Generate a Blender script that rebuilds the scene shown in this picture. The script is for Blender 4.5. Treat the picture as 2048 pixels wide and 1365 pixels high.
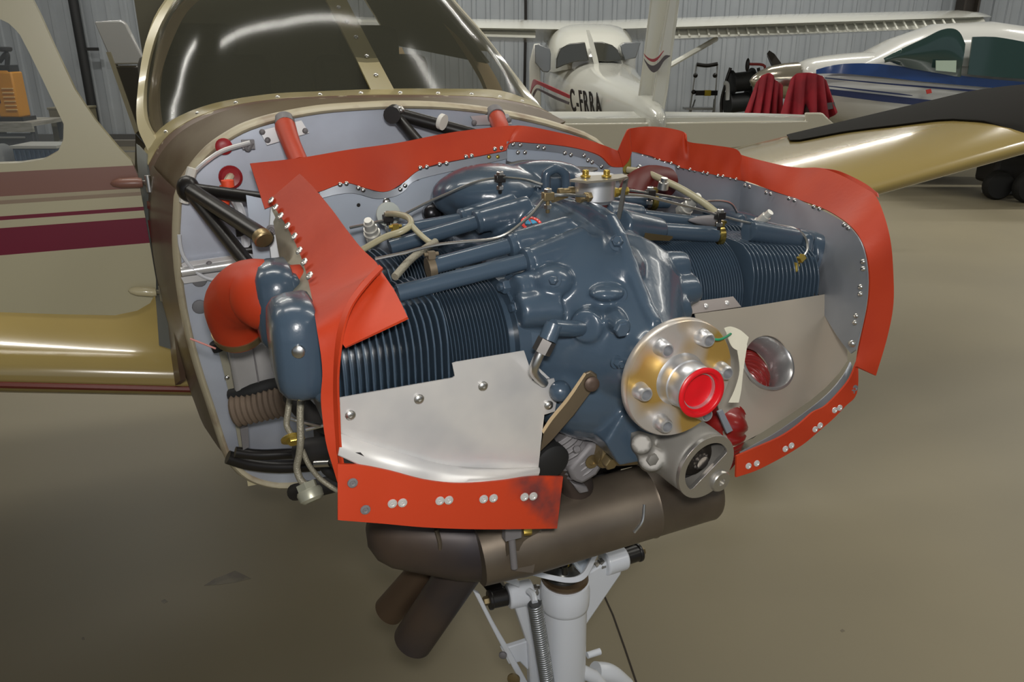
import bpy, math, random
from mathutils import Vector, Matrix, Euler
random.seed(4)
C = bpy.context.scene
for o in list(bpy.data.objects): bpy.data.objects.remove(o)
COL = C.collection
PI = math.pi
def R(d): return math.radians(d)

# ---------------------------------------------------------------- camera, world, lights, exposure
cam = bpy.data.cameras.new('camera'); camo = bpy.data.objects.new('camera', cam); COL.objects.link(camo)
camo.location = (0, 0, 1.6); camo.rotation_euler = (R(90 - 20.5), 0, 0)
cam.sensor_width = 36; cam.lens = 36 * 1580 / 2048; cam.clip_start = .05; cam.clip_end = 100
C.camera = camo
w = bpy.data.worlds.new('world'); C.world = w; w.use_nodes = True
w.node_tree.nodes['Background'].inputs[0].default_value = (.75, .85, 1, 1)
w.node_tree.nodes['Background'].inputs[1].default_value = .25
C.view_settings.view_transform = 'Standard'; C.view_settings.look = 'None'
C.view_settings.exposure = .12; C.view_settings.gamma = 1; C.view_settings.use_curve_mapping = False
def area(name, loc, target, sx, sy, power, col):
    l = bpy.data.lights.new(name, 'AREA'); l.shape = 'RECTANGLE'; l.size = sx; l.size_y = sy; l.energy = power; l.color = col
    o = bpy.data.objects.new(name, l); COL.objects.link(o); o.location = loc
    o.rotation_euler = (Vector(target) - Vector(loc)).to_track_quat('-Z', 'Y').to_euler()
    return o
# rows of fluorescent hangar lamps under the ceiling
for x, y, e in [(-5, 3.2, 50), (-1.2, 2.2, 42), (2.6, 2.2, 42), (6.2, 4.2, 55), (-4, 8.2, 60), (1, 8.2, 70), (6.5, 8.2, 60), (-6.5, 11.5, 50), (-1, 11.5, 60), (4, 11.5, 60), (9, 11, 60), (5, -1.5, 22)]:
    a = area('tube_lamp', (x, y, 4.55), (x, y, 0), 2.6, .18, e*1.18, (1, .97, .90))
# daylight from the open hangar door behind the photographer
area('hangar_door_daylight', (1.5, -5.5, 2.0), (.5, 2, 1.0), 6, 3.2, 15, (.86, .93, 1))
# the camera's own flash
area('camera_flash', (.02, -.06, 1.72), (.15, 1.3, 1.15), .10, .06, 11.0, (1, .97, .93))

# ---------------------------------------------------------------- mesh helpers
def V(a): return Vector(a)
def cat(pts, k=6):
    """catmull-rom resampling of a polyline"""
    p = [V(a) for a in pts]
    if len(p) < 3 or k < 2: return p
    out = []
    q = [2 * p[0] - p[1]] + p + [2 * p[-1] - p[-2]]
    for i in range(1, len(q) - 2):
        a, b, c, d = q[i-1:i+3]
        for j in range(k):
            t = j / k
            out.append(.5 * ((2*b) + (c-a)*t + (2*a-5*b+4*c-d)*t*t + (3*b-a-3*c+d)*t**3))
    out.append(p[-1]); return out
def resample(pts, n):
    p = [V(a) for a in pts]; L = [0]
    for a, b in zip(p, p[1:]): L.append(L[-1] + (b-a).length)
    out = []; j = 0
    for i in range(n):
        t = L[-1] * i / (n-1)
        while j < len(L)-2 and L[j+1] < t: j += 1
        d = L[j+1]-L[j]; out.append(p[j].lerp(p[j+1], (t-L[j])/d if d > 0 else 0))
    return out
def basis(d):
    d = V(d).normalized(); u = Vector((0, 0, 1)) if abs(d.z) < .9 else Vector((1, 0, 0))
    x = u.cross(d).normalized(); return x, d.cross(x).normalized(), d
class M:
    def __init__(s): s.v = []; s.f = []
    def add(s, v, f):
        n = len(s.v); s.v += [tuple(a) for a in v]; s.f += [tuple(i+n for i in a) for a in f]; return s
    def box(s, c, size, rot=None):
        m = rot or Matrix.Identity(3); c = V(c); v = []
        for i in range(8):
            k = V((size[0]/2*(1 if i & 1 else -1), size[1]/2*(1 if i & 2 else -1), size[2]/2*(1 if i & 4 else -1))); v.append(c + m @ k)
        return s.add(v, [(0,2,3,1),(4,5,7,6),(0,1,5,4),(2,6,7,3),(0,4,6,2),(1,3,7,5)])
    def rings(s, rings, cap=True, closed=True):
        n = len(rings[0]); v = [p for r in rings for p in r]; f = []
        for i in range(len(rings)-1):
            for j in range(n if closed else n-1):
                a = i*n+j; b = i*n+(j+1) % n; f.append((a, b, b+n, a+n))
        if cap: f.append(tuple(range(n))[::-1]); f.append(tuple(range((len(rings)-1)*n, len(rings)*n)))
        return s.add(v, f)
    def lathe(s, o, d, prof, n=24, cap=True, sq=None):
        x, y, z = basis(d); o = V(o); rings = []
        for t, r in prof:
            rg = []
            for k in range(n):
                a = 2*PI*k/n; ca, sa = math.cos(a), math.sin(a)
                if sq: ca = math.copysign(abs(ca)**sq, ca); sa = math.copysign(abs(sa)**sq, sa)
                rg.append(o + z*t + x*(r*ca) + y*(r*sa))
            rings.append(rg)
        return s.rings(rings, cap)
    def cyl(s, a, b, r0, r1=None, n=16):
        a, b = V(a), V(b); return s.lathe(a, b-a, [(0, r0), ((b-a).length, r0 if r1 is None else r1)], n)
    def ring(s, o, d, ro, ri, L, n=24):
        return s.lathe(o, d, [(0, ri), (0, ro), (L, ro), (L, ri), (0, ri)], n, cap=False)
    def tube(s, path, r, n=8, k=5):
        p = cat(path, k); m = len(p); rings = []; x = None
        for i in range(m):
            d = (p[min(i+1, m-1)] - p[max(i-1, 0)]).normalized()
            if x is None: x = basis(d)[0]
            x = (x - d*x.dot(d)).normalized(); y = d.cross(x)
            rr = r
            if isinstance(r, (list, tuple)):
                q_ = i/(m-1)*(len(r)-1); k_ = min(int(q_), len(r)-2); rr = r[k_]+(r[k_+1]-r[k_])*(q_-k_)
            rings.append([p[i] + x*(rr*math.cos(2*PI*q/n)) + y*(rr*math.sin(2*PI*q/n)) for q in range(n)])
        return s.rings(rings)
    def plate(s, outline, th):
        """outline polygon extruded by the vector th"""
        o = [V(a) for a in outline]; t = V(th); n = len(o)
        return s.add(o + [a+t for a in o], [tuple(range(n))[::-1], tuple(range(n, 2*n))] + [(i, (i+1) % n, (i+1) % n+n, i+n) for i in range(n)])
    def holed(s, outline, c, hole, th, n=72):
        """plate with one hole; both outlines star-shaped about c"""
        c = V(c); o = [V(a) for a in outline]; nn = (o[1]-o[0]).cross(o[2]-o[1]).normalized()
        x = (o[1]-o[0]).normalized(); y = nn.cross(x)
        def at(poly, a):
            dx, dy = math.cos(a), math.sin(a); best = None
            for p, q in zip(poly, poly[1:]+poly[:1]):
                px, py, qx, qy = (p-c).dot(x), (p-c).dot(y), (q-c).dot(x), (q-c).dot(y)
                ex, ey = qx-px, qy-py; det = dx*ey-dy*ex
                if abs(det) < 1e-12: continue
                t = (px*ey-py*ex)/det; u = (px*dy-py*dx)/det
                if t > 0 and -1e-6 <= u <= 1+1e-6 and (best is None or t > best): best = t
            return c + x*(dx*best) + y*(dy*best)
        hp = [V(a) for a in hole]
        ang = [2*PI*i/n for i in range(n)]
        ang += [math.atan2((a-c).dot(y), (a-c).dot(x)) % (2*PI) for a in o]; ang = sorted(set(round(a, 5) for a in ang))
        A = [at(o, a) for a in ang]; B = [at(hp, a) for a in ang]; t = V(th)
        return s.rings([B, A, [p+t for p in A], [p+t for p in B], B], cap=False)
    def ribbon(s, a, b, th=.003, n=40, m=4, bulge=0, smooth=4, wav=0):
        """sheet of thickness th between the two edge lines a and b"""
        A = resample(cat(a, smooth), n); B = resample(cat(b, smooth), n); G = []
        for j in range(m+1):
            t = j/m; row = []
            for i in range(n):
                p = A[i].lerp(B[i], t); row.append(p)
            G.append(row)
        return s.sheet(G, th, bulge, wav)
    def sheet(s, G, th=.003, bulge=0, wav=0):
        m = len(G)-1; n = len(G[0]); N = []
        for j in range(m+1):
            row = []
            for i in range(n):
                du = G[j][min(i+1, n-1)]-G[j][max(i-1, 0)]; dv = G[min(j+1, m)][i]-G[max(j-1, 0)][i]
                k = du.cross(dv); row.append(k.normalized() if k.length > 1e-12 else Vector((0, 0, 1)))
            N.append(row)
        if bulge or wav:
            for j in range(m+1):
                for i in range(n):
                    G[j][i] = G[j][i] + N[j][i]*(bulge*4*(j/m)*(1-j/m) + wav*math.sin(i*.55+j)*math.sin(i*.23)*(j/m))
        top = [G[j][i]+N[j][i]*th/2 for j in range(m+1) for i in range(n)]; bot = [G[j][i]-N[j][i]*th/2 for j in range(m+1) for i in range(n)]
        f = []; K = len(top); id_ = lambda j, i: j*n+i
        for j in range(m):
            for i in range(n-1):
                a, b, c, d = id_(j, i), id_(j, i+1), id_(j+1, i+1), id_(j+1, i); f.append((a, b, c, d)); f.append((d+K, c+K, b+K, a+K))
        for i in range(n-1):
            f.append((id_(0, i+1), id_(0, i), id_(0, i)+K, id_(0, i+1)+K)); f.append((id_(m, i), id_(m, i+1), id_(m, i+1)+K, id_(m, i)+K))
        for j in range(m):
            f.append((id_(j, 0), id_(j+1, 0), id_(j+1, 0)+K, id_(j, 0)+K)); f.append((id_(j+1, n-1), id_(j, n-1), id_(j, n-1)+K, id_(j+1, n-1)+K))
        return s.add(top+bot, f)
    def ball(s, c, r, n=16, m=10):
        if not isinstance(r, (tuple, list)): r = (r, r, r)
        c = V(c); rings = []
        for i in range(m+1):
            t = PI*i/m; rr = max(math.sin(t), .001)
            rings.append([c + V((r[0]*rr*math.cos(2*PI*k/n), r[1]*rr*math.sin(2*PI*k/n), r[2]*math.cos(t))) for k in range(n)])
        return s.rings(rings)
    def ribbed(s, path, r, dr=.0035, pitch=.011, n=24):
        p = cat(path, 10); L = sum((b-a).length for a, b in zip(p, p[1:])); N = max(8, int(L/pitch*6)); q = resample(p, N+1)
        return s.tube(q, [r+dr*math.cos(2*PI*(i*L/N)/pitch) for i in range(N+1)], n, 1)
    def dome(s, o, d, r, h, n=10):
        return s.lathe(o, d, [(0, r), (h*.5, r*.86), (h*.85, r*.5), (h, r*.12)], n)
    def hexnut(s, o, d, r, L):
        s.lathe(o, d, [(0, r), (L*.85, r), (L, r*.85)], 6); return s
    def screw(s, o, d, r):
        """pan head screw with a raised shank stub"""
        x, y, z = basis(d); o = V(o)
        s.lathe(o, d, [(0, r), (r*.35, r*.98), (r*.6, r*.7), (r*.62, r*.3)], 14); return s
    def helix(s, a, b, R_, r, turns, n=6, per=14):
        a, b = V(a), V(b); x, y, z = basis(b-a); L = (b-a).length; N = int(turns*per)
        return s.tube([a + z*(L*i/N) + x*(R_*math.cos(2*PI*i/per)) + y*(R_*math.sin(2*PI*i/per)) for i in range(N+1)], r, n, 1)
POS = {}
def root(name, label, category, loc, rotz=0, origin=None, group=None):
    o = bpy.data.objects.new(name, None); COL.objects.link(o); o.empty_display_size = .1
    o.location = loc; o.rotation_euler = (0, 0, rotz); o['label'] = label; o['category'] = category
    if group: o['group'] = group
    POS[o.name] = V(origin or (0, 0, 0)); return o
def build(m, name, mat, parent=None, label=None, smooth=38, bevel=0, subsurf=0, remesh=0, lap=0, kind=None, origin=None):
    me = bpy.data.meshes.new(name); me.from_pydata(m.v, [], m.f)
    n = len(m.v); lo = [min(v[i] for v in m.v) for i in range(3)]; hi = [max(v[i] for v in m.v) for i in range(3)]
    c = V(origin) if origin else V([(a+b)/2 for a, b in zip(lo, hi)])
    if parent is None and not origin: c.z = lo[2]
    me.transform(Matrix.Translation(-c)); me.update()
    import bmesh
    bm = bmesh.new(); bm.from_mesh(me); bmesh.ops.remove_doubles(bm, verts=bm.verts, dist=1e-6); bmesh.ops.recalc_face_normals(bm, faces=bm.faces); bm.to_mesh(me); bm.free()
    for p in me.polygons: p.use_smooth = smooth > 0
    if smooth > 0 and not remesh: me.set_sharp_from_angle(angle=R(smooth))
    me.materials.append(mat)
    o = bpy.data.objects.new(name, me); COL.objects.link(o)
    if parent is not None: o.parent = parent; o.location = c - POS[parent.name]
    else: o.location = c
    POS[o.name] = c
    if label: o['label'] = label
    if kind: o['kind'] = kind
    if remesh:
        r = o.modifiers.new('r', 'REMESH'); r.mode = 'VOXEL'; r.voxel_size = remesh; r.use_smooth_shade = True
        r = o.modifiers.new('s', 'SMOOTH'); r.factor = .5; r.iterations = lap or 4
    if bevel:
        b = o.modifiers.new('b', 'BEVEL'); b.width = bevel; b.segments = 2; b.limit_method = 'ANGLE'; b.angle_limit = R(40)
    if subsurf:
        b = o.modifiers.new('ss', 'SUBSURF'); b.levels = subsurf; b.render_levels = subsurf
    return o
def tag(o, label, category, group=None):
    o['label'] = label; o['category'] = category
    if group: o['group'] = group
    return o
def again(o, off, parent=None, scale=None, q=None):
    """linked-data copy of a part moved by off"""
    c = o.copy(); COL.objects.link(c); c.parent = parent or o.parent; pos = POS[o.name] + V(off)
    c.location = pos - (POS[c.parent.name] if c.parent else Vector()); POS[c.name] = pos
    if scale: c.scale = scale
    if q: c.rotation_mode = 'QUATERNION'; c.rotation_quaternion = q
    return c
_heads = {}
def heads(name, pts, nrm, r, mat, parent, kind='dome', h=None, label=None):
    """rivet and screw heads: one small mesh shared by every copy"""
    key = (kind, r, mat.name)
    if key not in _heads:
        m = M()
        if kind == 'dome': m.dome((0, 0, 0), (0, 0, 1), r, h or r*.55)
        elif kind == 'screw':
            m.lathe((0, 0, 0), (0, 0, 1), [(0, r*1.15), (r*.12, r*1.15), (r*.13, r), (r*.5, r*.95), (r*.72, r*.62), (r*.72, r*.3), (r*.45, r*.22), (r*.45, r*.02)], 16)
        elif kind == 'washer':
            m.lathe((0, 0, 0), (0, 0, 1), [(0, r), (r*.2, r*.95), (r*.26, r*.55), (r*.12, r*.42), (r*.12, r*.18), (r*.3, r*.1)], 16)
        elif kind == 'hex': m.lathe((0, 0, 0), (0, 0, 1), [(0, r*1.25), (r*.15, r*1.25), (r*.16, r*1.24)], 16); m.hexnut((0, 0, r*.15), (0, 0, 1), r, r*.9)
        me = bpy.data.meshes.new(name); me.from_pydata(m.v, [], m.f)
        import bmesh
        bm = bmesh.new(); bm.from_mesh(me); bmesh.ops.recalc_face_normals(bm, faces=bm.faces); bm.to_mesh(me); bm.free()
        for p in me.polygons: p.use_smooth = True
        me.set_sharp_from_angle(angle=R(40)); me.materials.append(mat); _heads[key] = me
    for i, p in enumerate(pts):
        n = nrm[i] if isinstance(nrm, list) else nrm
        o = bpy.data.objects.new(name, _heads[key]); COL.objects.link(o); o.parent = parent
        o.location = V(p) - POS[parent.name]; o.rotation_mode = 'QUATERNION'; o.rotation_quaternion = V(n).to_track_quat('Z', 'Y'); POS[o.name] = V(p)
        if label: o['label'] = label
def unit(a, b, c):
    return (V(b)-V(a)).cross(V(c)-V(a)).normalized()

# ---------------------------------------------------------------- materials
def mat(name, col, rough=.5, metal=0, bump=0, bscale=40, col2=None, nscale=6, coat=0, spec=.5, alpha=1, trans=0, mix=(.4, .6), detail=3, stretch=None, aniso=0):
    m = bpy.data.materials.new(name); m.use_nodes = True; nt = m.node_tree; N = nt.nodes; b = N['Principled BSDF']
    b.inputs['Base Color'].default_value = (*col, 1); b.inputs['Roughness'].default_value = rough; b.inputs['Metallic'].default_value = metal
    b.inputs['Coat Weight'].default_value = coat; b.inputs['Coat Roughness'].default_value = .08; b.inputs['Specular IOR Level'].default_value = spec
    b.inputs['Alpha'].default_value = alpha; b.inputs['Transmission Weight'].default_value = trans
    if aniso: b.inputs['Anisotropic'].default_value = aniso
    tc = N.new('ShaderNodeTexCoord'); src = tc.outputs['Object']
    if stretch:
        mp = N.new('ShaderNodeMapping'); mp.inputs['Scale'].default_value = stretch; nt.links.new(src, mp.inputs[0]); src = mp.outputs[0]
    if col2:
        n = N.new('ShaderNodeTexNoise'); n.inputs['Scale'].default_value = nscale; n.inputs['Detail'].default_value = detail; nt.links.new(src, n.inputs['Vector'])
        r = N.new('ShaderNodeValToRGB'); r.color_ramp.elements[0].position = mix[0]; r.color_ramp.elements[1].position = mix[1]
        r.color_ramp.elements[0].color = (*col, 1); r.color_ramp.elements[1].color = (*col2, 1)
        nt.links.new(n.outputs[0], r.inputs[0]); nt.links.new(r.outputs[0], b.inputs['Base Color'])
    if bump:
        n = N.new('ShaderNodeTexNoise'); n.inputs['Scale'].default_value = bscale; n.inputs['Detail'].default_value = 2; nt.links.new(src, n.inputs['Vector'])
        bp = N.new('ShaderNodeBump'); bp.inputs['Strength'].default_value = bump; bp.inputs['Distance'].default_value = .002
        nt.links.new(n.outputs[0], bp.inputs['Height']); nt.links.new(bp.outputs[0], b.inputs['Normal'])
    return m
def bands(name, stops, axis=2, rough=.3, coat=.4):
    """paint scheme: flat colour bands along one local axis (real paint lines), stops = [(coordinate, colour)]"""
    m = mat(name, stops[0][1], rough, coat=coat); nt = m.node_tree; N = nt.nodes
    lo, hi = stops[0][0], stops[-1][0]
    g = N.new('ShaderNodeNewGeometry'); tc = N.new('ShaderNodeTexCoord'); sp = N.new('ShaderNodeSeparateXYZ'); nt.links.new(tc.outputs['Object'], sp.inputs[0])
    mr = N.new('ShaderNodeMapRange'); mr.inputs[1].default_value = lo; mr.inputs[2].default_value = hi; nt.links.new(sp.outputs[axis], mr.inputs[0])
    r = N.new('ShaderNodeValToRGB'); r.color_ramp.interpolation = 'CONSTANT'; e = r.color_ramp.elements
    while len(e) > 1: e.remove(e[-1])
    for i, (z, c) in enumerate(stops):
        t = (z-lo)/(hi-lo) if i else 0
        k = e[0] if i == 0 else e.new(min(t, 1)); k.position = min(t, 1); k.color = (*c, 1)
    nt.links.new(mr.outputs[0], r.inputs[0]); nt.links.new(r.outputs[0], N['Principled BSDF'].inputs['Base Color'])
    return m
CREAM = (.60, .53, .33); MAUVE = (.24, .115, .085); MAROON = (.17, .008, .028)
cream = mat('cream_paint', CREAM, .22, coat=.5)
creamw = mat('cream_wing_paint', (.38, .285, .10), .2, coat=.6, bump=.05, bscale=5)
creamlip = mat('worn_cream_lip', (.52, .46, .32), .45, col2=(.36, .28, .19), nscale=14, mix=(.5, .62))
brown = mat('brown_deck_paint', (.11, .075, .042), .5, col2=(.15, .115, .07), nscale=6, detail=6, spec=.25)
brownside = mat('brown_side_paint', (.13, .095, .055), .42, col2=(.09, .05, .035), nscale=5, coat=.1)
maroonp = mat('maroon_paint', (.16, .03, .02), .35)
orange = mat('orange_silicone', (.50, .048, .0125), .5, bump=.12, bscale=90, col2=(.42, .034, .010), nscale=9, mix=(.35, .75), spec=.35)
orangegrime = mat('orange_silicone_grimy', (.52, .048, .0125), .55, bump=.12, bscale=90, spec=.35)
def grime(m, y0, y1, dark, amt):
    """soot stain with its own shape: a noisy patch between two local positions along the strip"""
    nt = m.node_tree; N = nt.nodes; b = N['Principled BSDF']; tc = N.new('ShaderNodeTexCoord'); sp = N.new('ShaderNodeSeparateXYZ'); nt.links.new(tc.outputs['Object'], sp.inputs[0])
    mr = N.new('ShaderNodeMapRange'); mr.interpolation_type = 'SMOOTHSTEP'; mr.inputs[1].default_value = y0; mr.inputs[2].default_value = y1; nt.links.new(sp.outputs[1], mr.inputs[0])
    n = N.new('ShaderNodeTexNoise'); n.inputs['Scale'].default_value = 16; n.inputs['Detail'].default_value = 4; nt.links.new(tc.outputs['Object'], n.inputs['Vector'])
    r = N.new('ShaderNodeMapRange'); r.inputs[1].default_value = .42; r.inputs[2].default_value = .62; nt.links.new(n.outputs[0], r.inputs[0])
    k = N.new('ShaderNodeMath'); k.operation = 'MULTIPLY'; nt.links.new(mr.outputs[0], k.inputs[0]); nt.links.new(r.outputs[0], k.inputs[1])
    k2 = N.new('ShaderNodeMath'); k2.operation = 'MULTIPLY'; k2.inputs[1].default_value = amt; nt.links.new(k.outputs[0], k2.inputs[0])
    mx = N.new('ShaderNodeMix'); mx.data_type = 'RGBA'; mx.inputs[6].default_value = (*dark[0], 1); mx.inputs[7].default_value = (*dark[1], 1)
    nt.links.new(k2.outputs[0], mx.inputs[0]); nt.links.new(mx.outputs[2], b.inputs['Base Color'])
grime(orangegrime, .06, .10, ((.52, .048, .0125), (.10, .035, .035)), .9)
engine = mat('engine_blue_grey_enamel', (.052, .080, .115), .26, bump=.14, bscale=130, coat=.22, spec=.5)
enginef = mat('engine_fin_enamel', (.046, .072, .104), .3, coat=.15)
alum = mat('aluminium_sheet', (.86, .84, .81), .34, .5, bump=.08, bscale=9, col2=(.66, .66, .67), nscale=9, mix=(.35, .7))
alumw = mat('aluminium_ramp_sheet', (.66, .58, .47), .36, .45, bump=.06, bscale=7, col2=(.52, .48, .41), nscale=3, mix=(.35, .7))
alumg = mat('aluminium_grey_baffle', (.33, .35, .39), .45, .55, bump=.1, bscale=12, col2=(.27, .29, .32), nscale=5)
alumb = mat('aluminium_light_blue_baffle', (.48, .53, .61), .45, .3, bump=.05, bscale=15, col2=(.42, .47, .55), nscale=6)
fwall = mat('firewall_steel', (.50, .54, .62), .42, .35, col2=(.36, .38, .44), nscale=5.5, mix=(.42, .78), detail=6, bump=.05, bscale=20)
steel = mat('bright_steel', (.66, .65, .62), .3, 1)
bare = mat('cast_aluminium', (.22, .21, .19), .5, .2, bump=.1, bscale=60)
greycast = mat('grey_casting', (.20, .19, .195), .55, .2, bump=.15, bscale=50)
silver = mat('plated_flange', (.58, .54, .50), .33, .6, col2=(.52, .33, .09), nscale=13, mix=(.46, .58), detail=1)
silver2 = mat('silver_plating', (.66, .67, .69), .36, .8)
gold = mat('gold_cadmium', (.62, .45, .10), .3, .9)
brass = mat('dull_brass', (.30, .23, .12), .4, .8)
olivem = mat('olive_bronze_link', (.19, .15, .10), .45, .5)
edge = mat('raw_edge_brass', (.62, .47, .28), .5)
exh = mat('exhaust_steel', (.20, .165, .125), .42, .6, col2=(.12, .095, .072), nscale=7, mix=(.3, .7), bump=.1, bscale=30, detail=6)
exhd = mat('dark_exhaust_steel', (.05, .042, .044), .42, .4, col2=(.10, .07, .05), nscale=6, mix=(.4, .7))
black = mat('black_tube_paint', (.013, .011, .010), .35)
rubber = mat('black_rubber', (.012, .012, .012), .7)
white = mat('white_gear_paint', (.72, .75, .80), .28, coat=.4)
whitepart = mat('grey_white_paint', (.62, .63, .66), .5)
whitetie = mat('white_nylon', (.75, .72, .65), .5)
hosegrey = mat('braided_hose', (.27, .25, .19), .5, .3, bump=.6, bscale=420)
hoseyel = mat('aged_clear_hose', (.36, .33, .21), .35)
capred = mat('red_plastic', (.58, .006, .012), .35)
redhose = mat('red_scat_hose', (.22, .012, .010), .32, coat=.3)
redrub = mat('red_grommet', (.33, .015, .02), .4)
tape = mat('orange_tape', (.95, .10, .035), .5)
tagm = mat('cream_tag_paper', (.74, .71, .58), .7)
green = mat('green_string', (.01, .24, .11), .6)
putty = mat('grey_sealant', (.24, .225, .20), .8, bump=.6, bscale=60)
duct = mat('grey_duct_paint', (.36, .35, .345), .5, col2=(.30, .29, .28), nscale=8)
brownhose = mat('brown_scat_hose', (.13, .095, .068), .7, bump=.3, bscale=60, col2=(.19, .14, .10), nscale=10)
darkgap = mat('dark_metal', (.022, .02, .019), .6)  # one even near-black tone, for parts under the engine and elsewhere
glass = mat('tinted_acrylic', (.60, .62, .52), .12, alpha=.30, spec=.25)
glass.node_tree.nodes['Principled BSDF'].inputs['Base Color'].default_value = (.075, .075, .055, 1)
glass.node_tree.nodes['Principled BSDF'].inputs['Alpha'].default_value = .40
clearg = mat('clear_acrylic', (.3, .33, .34), .03, alpha=.10)
headl = mat('cabin_headliner', (.10, .095, .07), .9)
dashm = mat('dark_glareshield', (.025, .025, .02), .8)
pillar = mat('tan_pillar_trim', (.46, .33, .17), .6)
jamb = mat('grey_door_jamb', (.17, .18, .17), .6)
walk = mat('dark_walkway_coating', (.035, .04, .048), .8)
cover = mat('dark_wing_cover', (.012, .011, .009), .9, spec=.15)
# ---------------------------------------------------------------- hangar shell
def struct(o): o['kind'] = 'structure'; return o
floorm = mat('epoxy_floor', (.275, .240, .160), .5, col2=(.235, .208, .145), nscale=.55, mix=(.35, .65), bump=.03, bscale=3, detail=5, spec=.3)
wallm = mat('painted_wall_steel', (.36, .385, .41), .42, col2=(.32, .345, .37), nscale=1.2)
fl = struct(build(M().box((2, 4, -.05), (28, 26, .1)), 'floor', floorm))
jm = mat('floor_joint_filler', (.03, .022, .015), .8)
def strip(pts, wd, z, name, m, parent=None, **k):
    G = [[], []]
    P_ = [V(a) for a in pts]
    for i, p in enumerate(P_):
        d = (P_[min(i+1, len(P_)-1)] - P_[max(i-1, 0)]).normalized(); n_ = Vector((-d.y, d.x, 0))
        G[0].append(Vector((p.x, p.y, z)) + n_*wd/2); G[1].append(Vector((p.x, p.y, z)) - n_*wd/2)
    return build(M().sheet(G, .0015), name, m, parent, **k)
strip([(0.283,2.037,0),(0.303,1.929,0),(0.32,1.787,0),(0.335,1.647,0)], .005, .0008, 'floor_joint', jm, fl)
stain = mat('floor_stain', (.13, .105, .075), .5, col2=(.20, .175, .12), nscale=14, mix=(.4, .6))
for k, pts in enumerate([[(-0.974,2.069,0),(-0.952,2.104,0),(-0.923,2.125,0),(-0.901,2.145,0),(-0.868,2.125,0),(-0.835,2.104,0),(-0.881,2.084,0),(-0.925,2.074,0)], [(-1.079,1.995,0),(-1.071,2.004,0),(-1.057,1.992,0),(-1.065,1.983,0)], [(-1.241,1.833,0),(-1.236,1.837,0),(-1.228,1.827,0),(-1.235,1.825,0)], [(0.958,1.864,0),(0.967,1.87,0),(0.971,1.862,0),(0.96,1.856,0)]]):
    build(M().plate(pts, (0, 0, .0006)), 'stain', stain, fl)
# ribbed steel wall panels
def wallpanels(name, p0, p1, z1, n, nin):
    wl = struct(root_struct(name, p0, p1, z1)); p0, p1 = V(p0), V(p1); d = (p1-p0).normalized(); L = (p1-p0).length; W_ = L/n
    m = M(); prof = []
    for k in range(4):
        x = W_*(k/4); q = W_/4; prof += [(x, 0), (x+q*.40, 0), (x+q*.48, .028), (x+q*.72, .028), (x+q*.80, 0)]
    prof.append((W_*.998, 0)); A = [p0 + d*x + V(nin)*y for x, y in prof]
    m.sheet([[a.copy() for a in A], [a + Vector((0, 0, z1)) for a in A]], .002)
    o = build(m, 'wall_panel', wallm, wl, smooth=0)
    for i in range(1, n): again(o, d*(W_*i))
    return wl
def root_struct(name, p0, p1, z1):
    p0, p1 = V(p0), V(p1); c = (p0+p1)/2; m = M(); d = (p1-p0).normalized(); nn = Vector((d.y, -d.x, 0))
    ang = math.atan2(d.y, d.x); rt = Matrix.Rotation(ang, 3, 'Z')
    m.box((c.x - nn.x*.08*SGN[name], c.y - nn.y*.08*SGN[name], z1/2), ((p1-p0).length, .1, z1), rt)
    return build(m, name, wallm)
SGN = {'wall_back': 1, 'wall_left': 1, 'wall_right': -1}
wallpanels('wall_back', (-11.8, 14, 0), (15.8, 14, 0), 5, 30, (0, -1, 0))
wallpanels('wall_left', (-11.8, -8.8, 0), (-11.8, 14, 0), 5, 24, (1, 0, 0))
wallpanels('wall_right', (15.8, -8.8, 0), (15.8, 14, 0), 5, 24, (-1, 0, 0))
cm = mat('white_ceiling_liner', (.55, .56, .56), .7)
struct(build(M().box((2, 2.6, 5.06), (27.8, 23, .1)), 'ceiling', cm))
sillm = mat('grey_base_trim', (.10, .10, .10), .6)
struct(build(M().box((2, 13.93, .09), (27.4, .06, .18)), 'baseboard_back', sillm))
# dark steel column, conduit and hanging cable on the back wall
cl = M(); 
for dx in (-.11, .11): cl.box((7.32+dx, 13.78, 2.5), (.03, .26, 5))
cl.box((7.32, 13.78, 2.5), (.22, .03, 5)); struct(build(cl, 'trim_1', mat('dark_column_steel', (.035, .028, .022), .6)))
cnd = struct(build(M().tube([(-7.05, 13.8, 5), (-7.05, 13.8, .2)], .075, 10, 1), 'trim_2', mat('dark_conduit', (.02, .021, .022), .6)))
build(M().box((-6.93, 13.8, 1.55), (.3, .05, .05)), 'bracket', mat('dark_bracket', (.02, .02, .02), .6), cnd)
c3 = struct(build(M().tube([(.17, 13.85, 5), (.16, 13.85, 2.6), (.22, 13.85, 2.3), (.21, 13.85, .9)], .025, 8, 4), 'trim_3', black))
struct(build(M().box((10.6, 13.9, 3.6), (2.6, .06, 3.2)).box((10.6, 13.84, 2.02), (2.7, .05, .06)), 'door_1', mat('beige_overhead_door', (.42, .41, .33), .6)))

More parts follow.
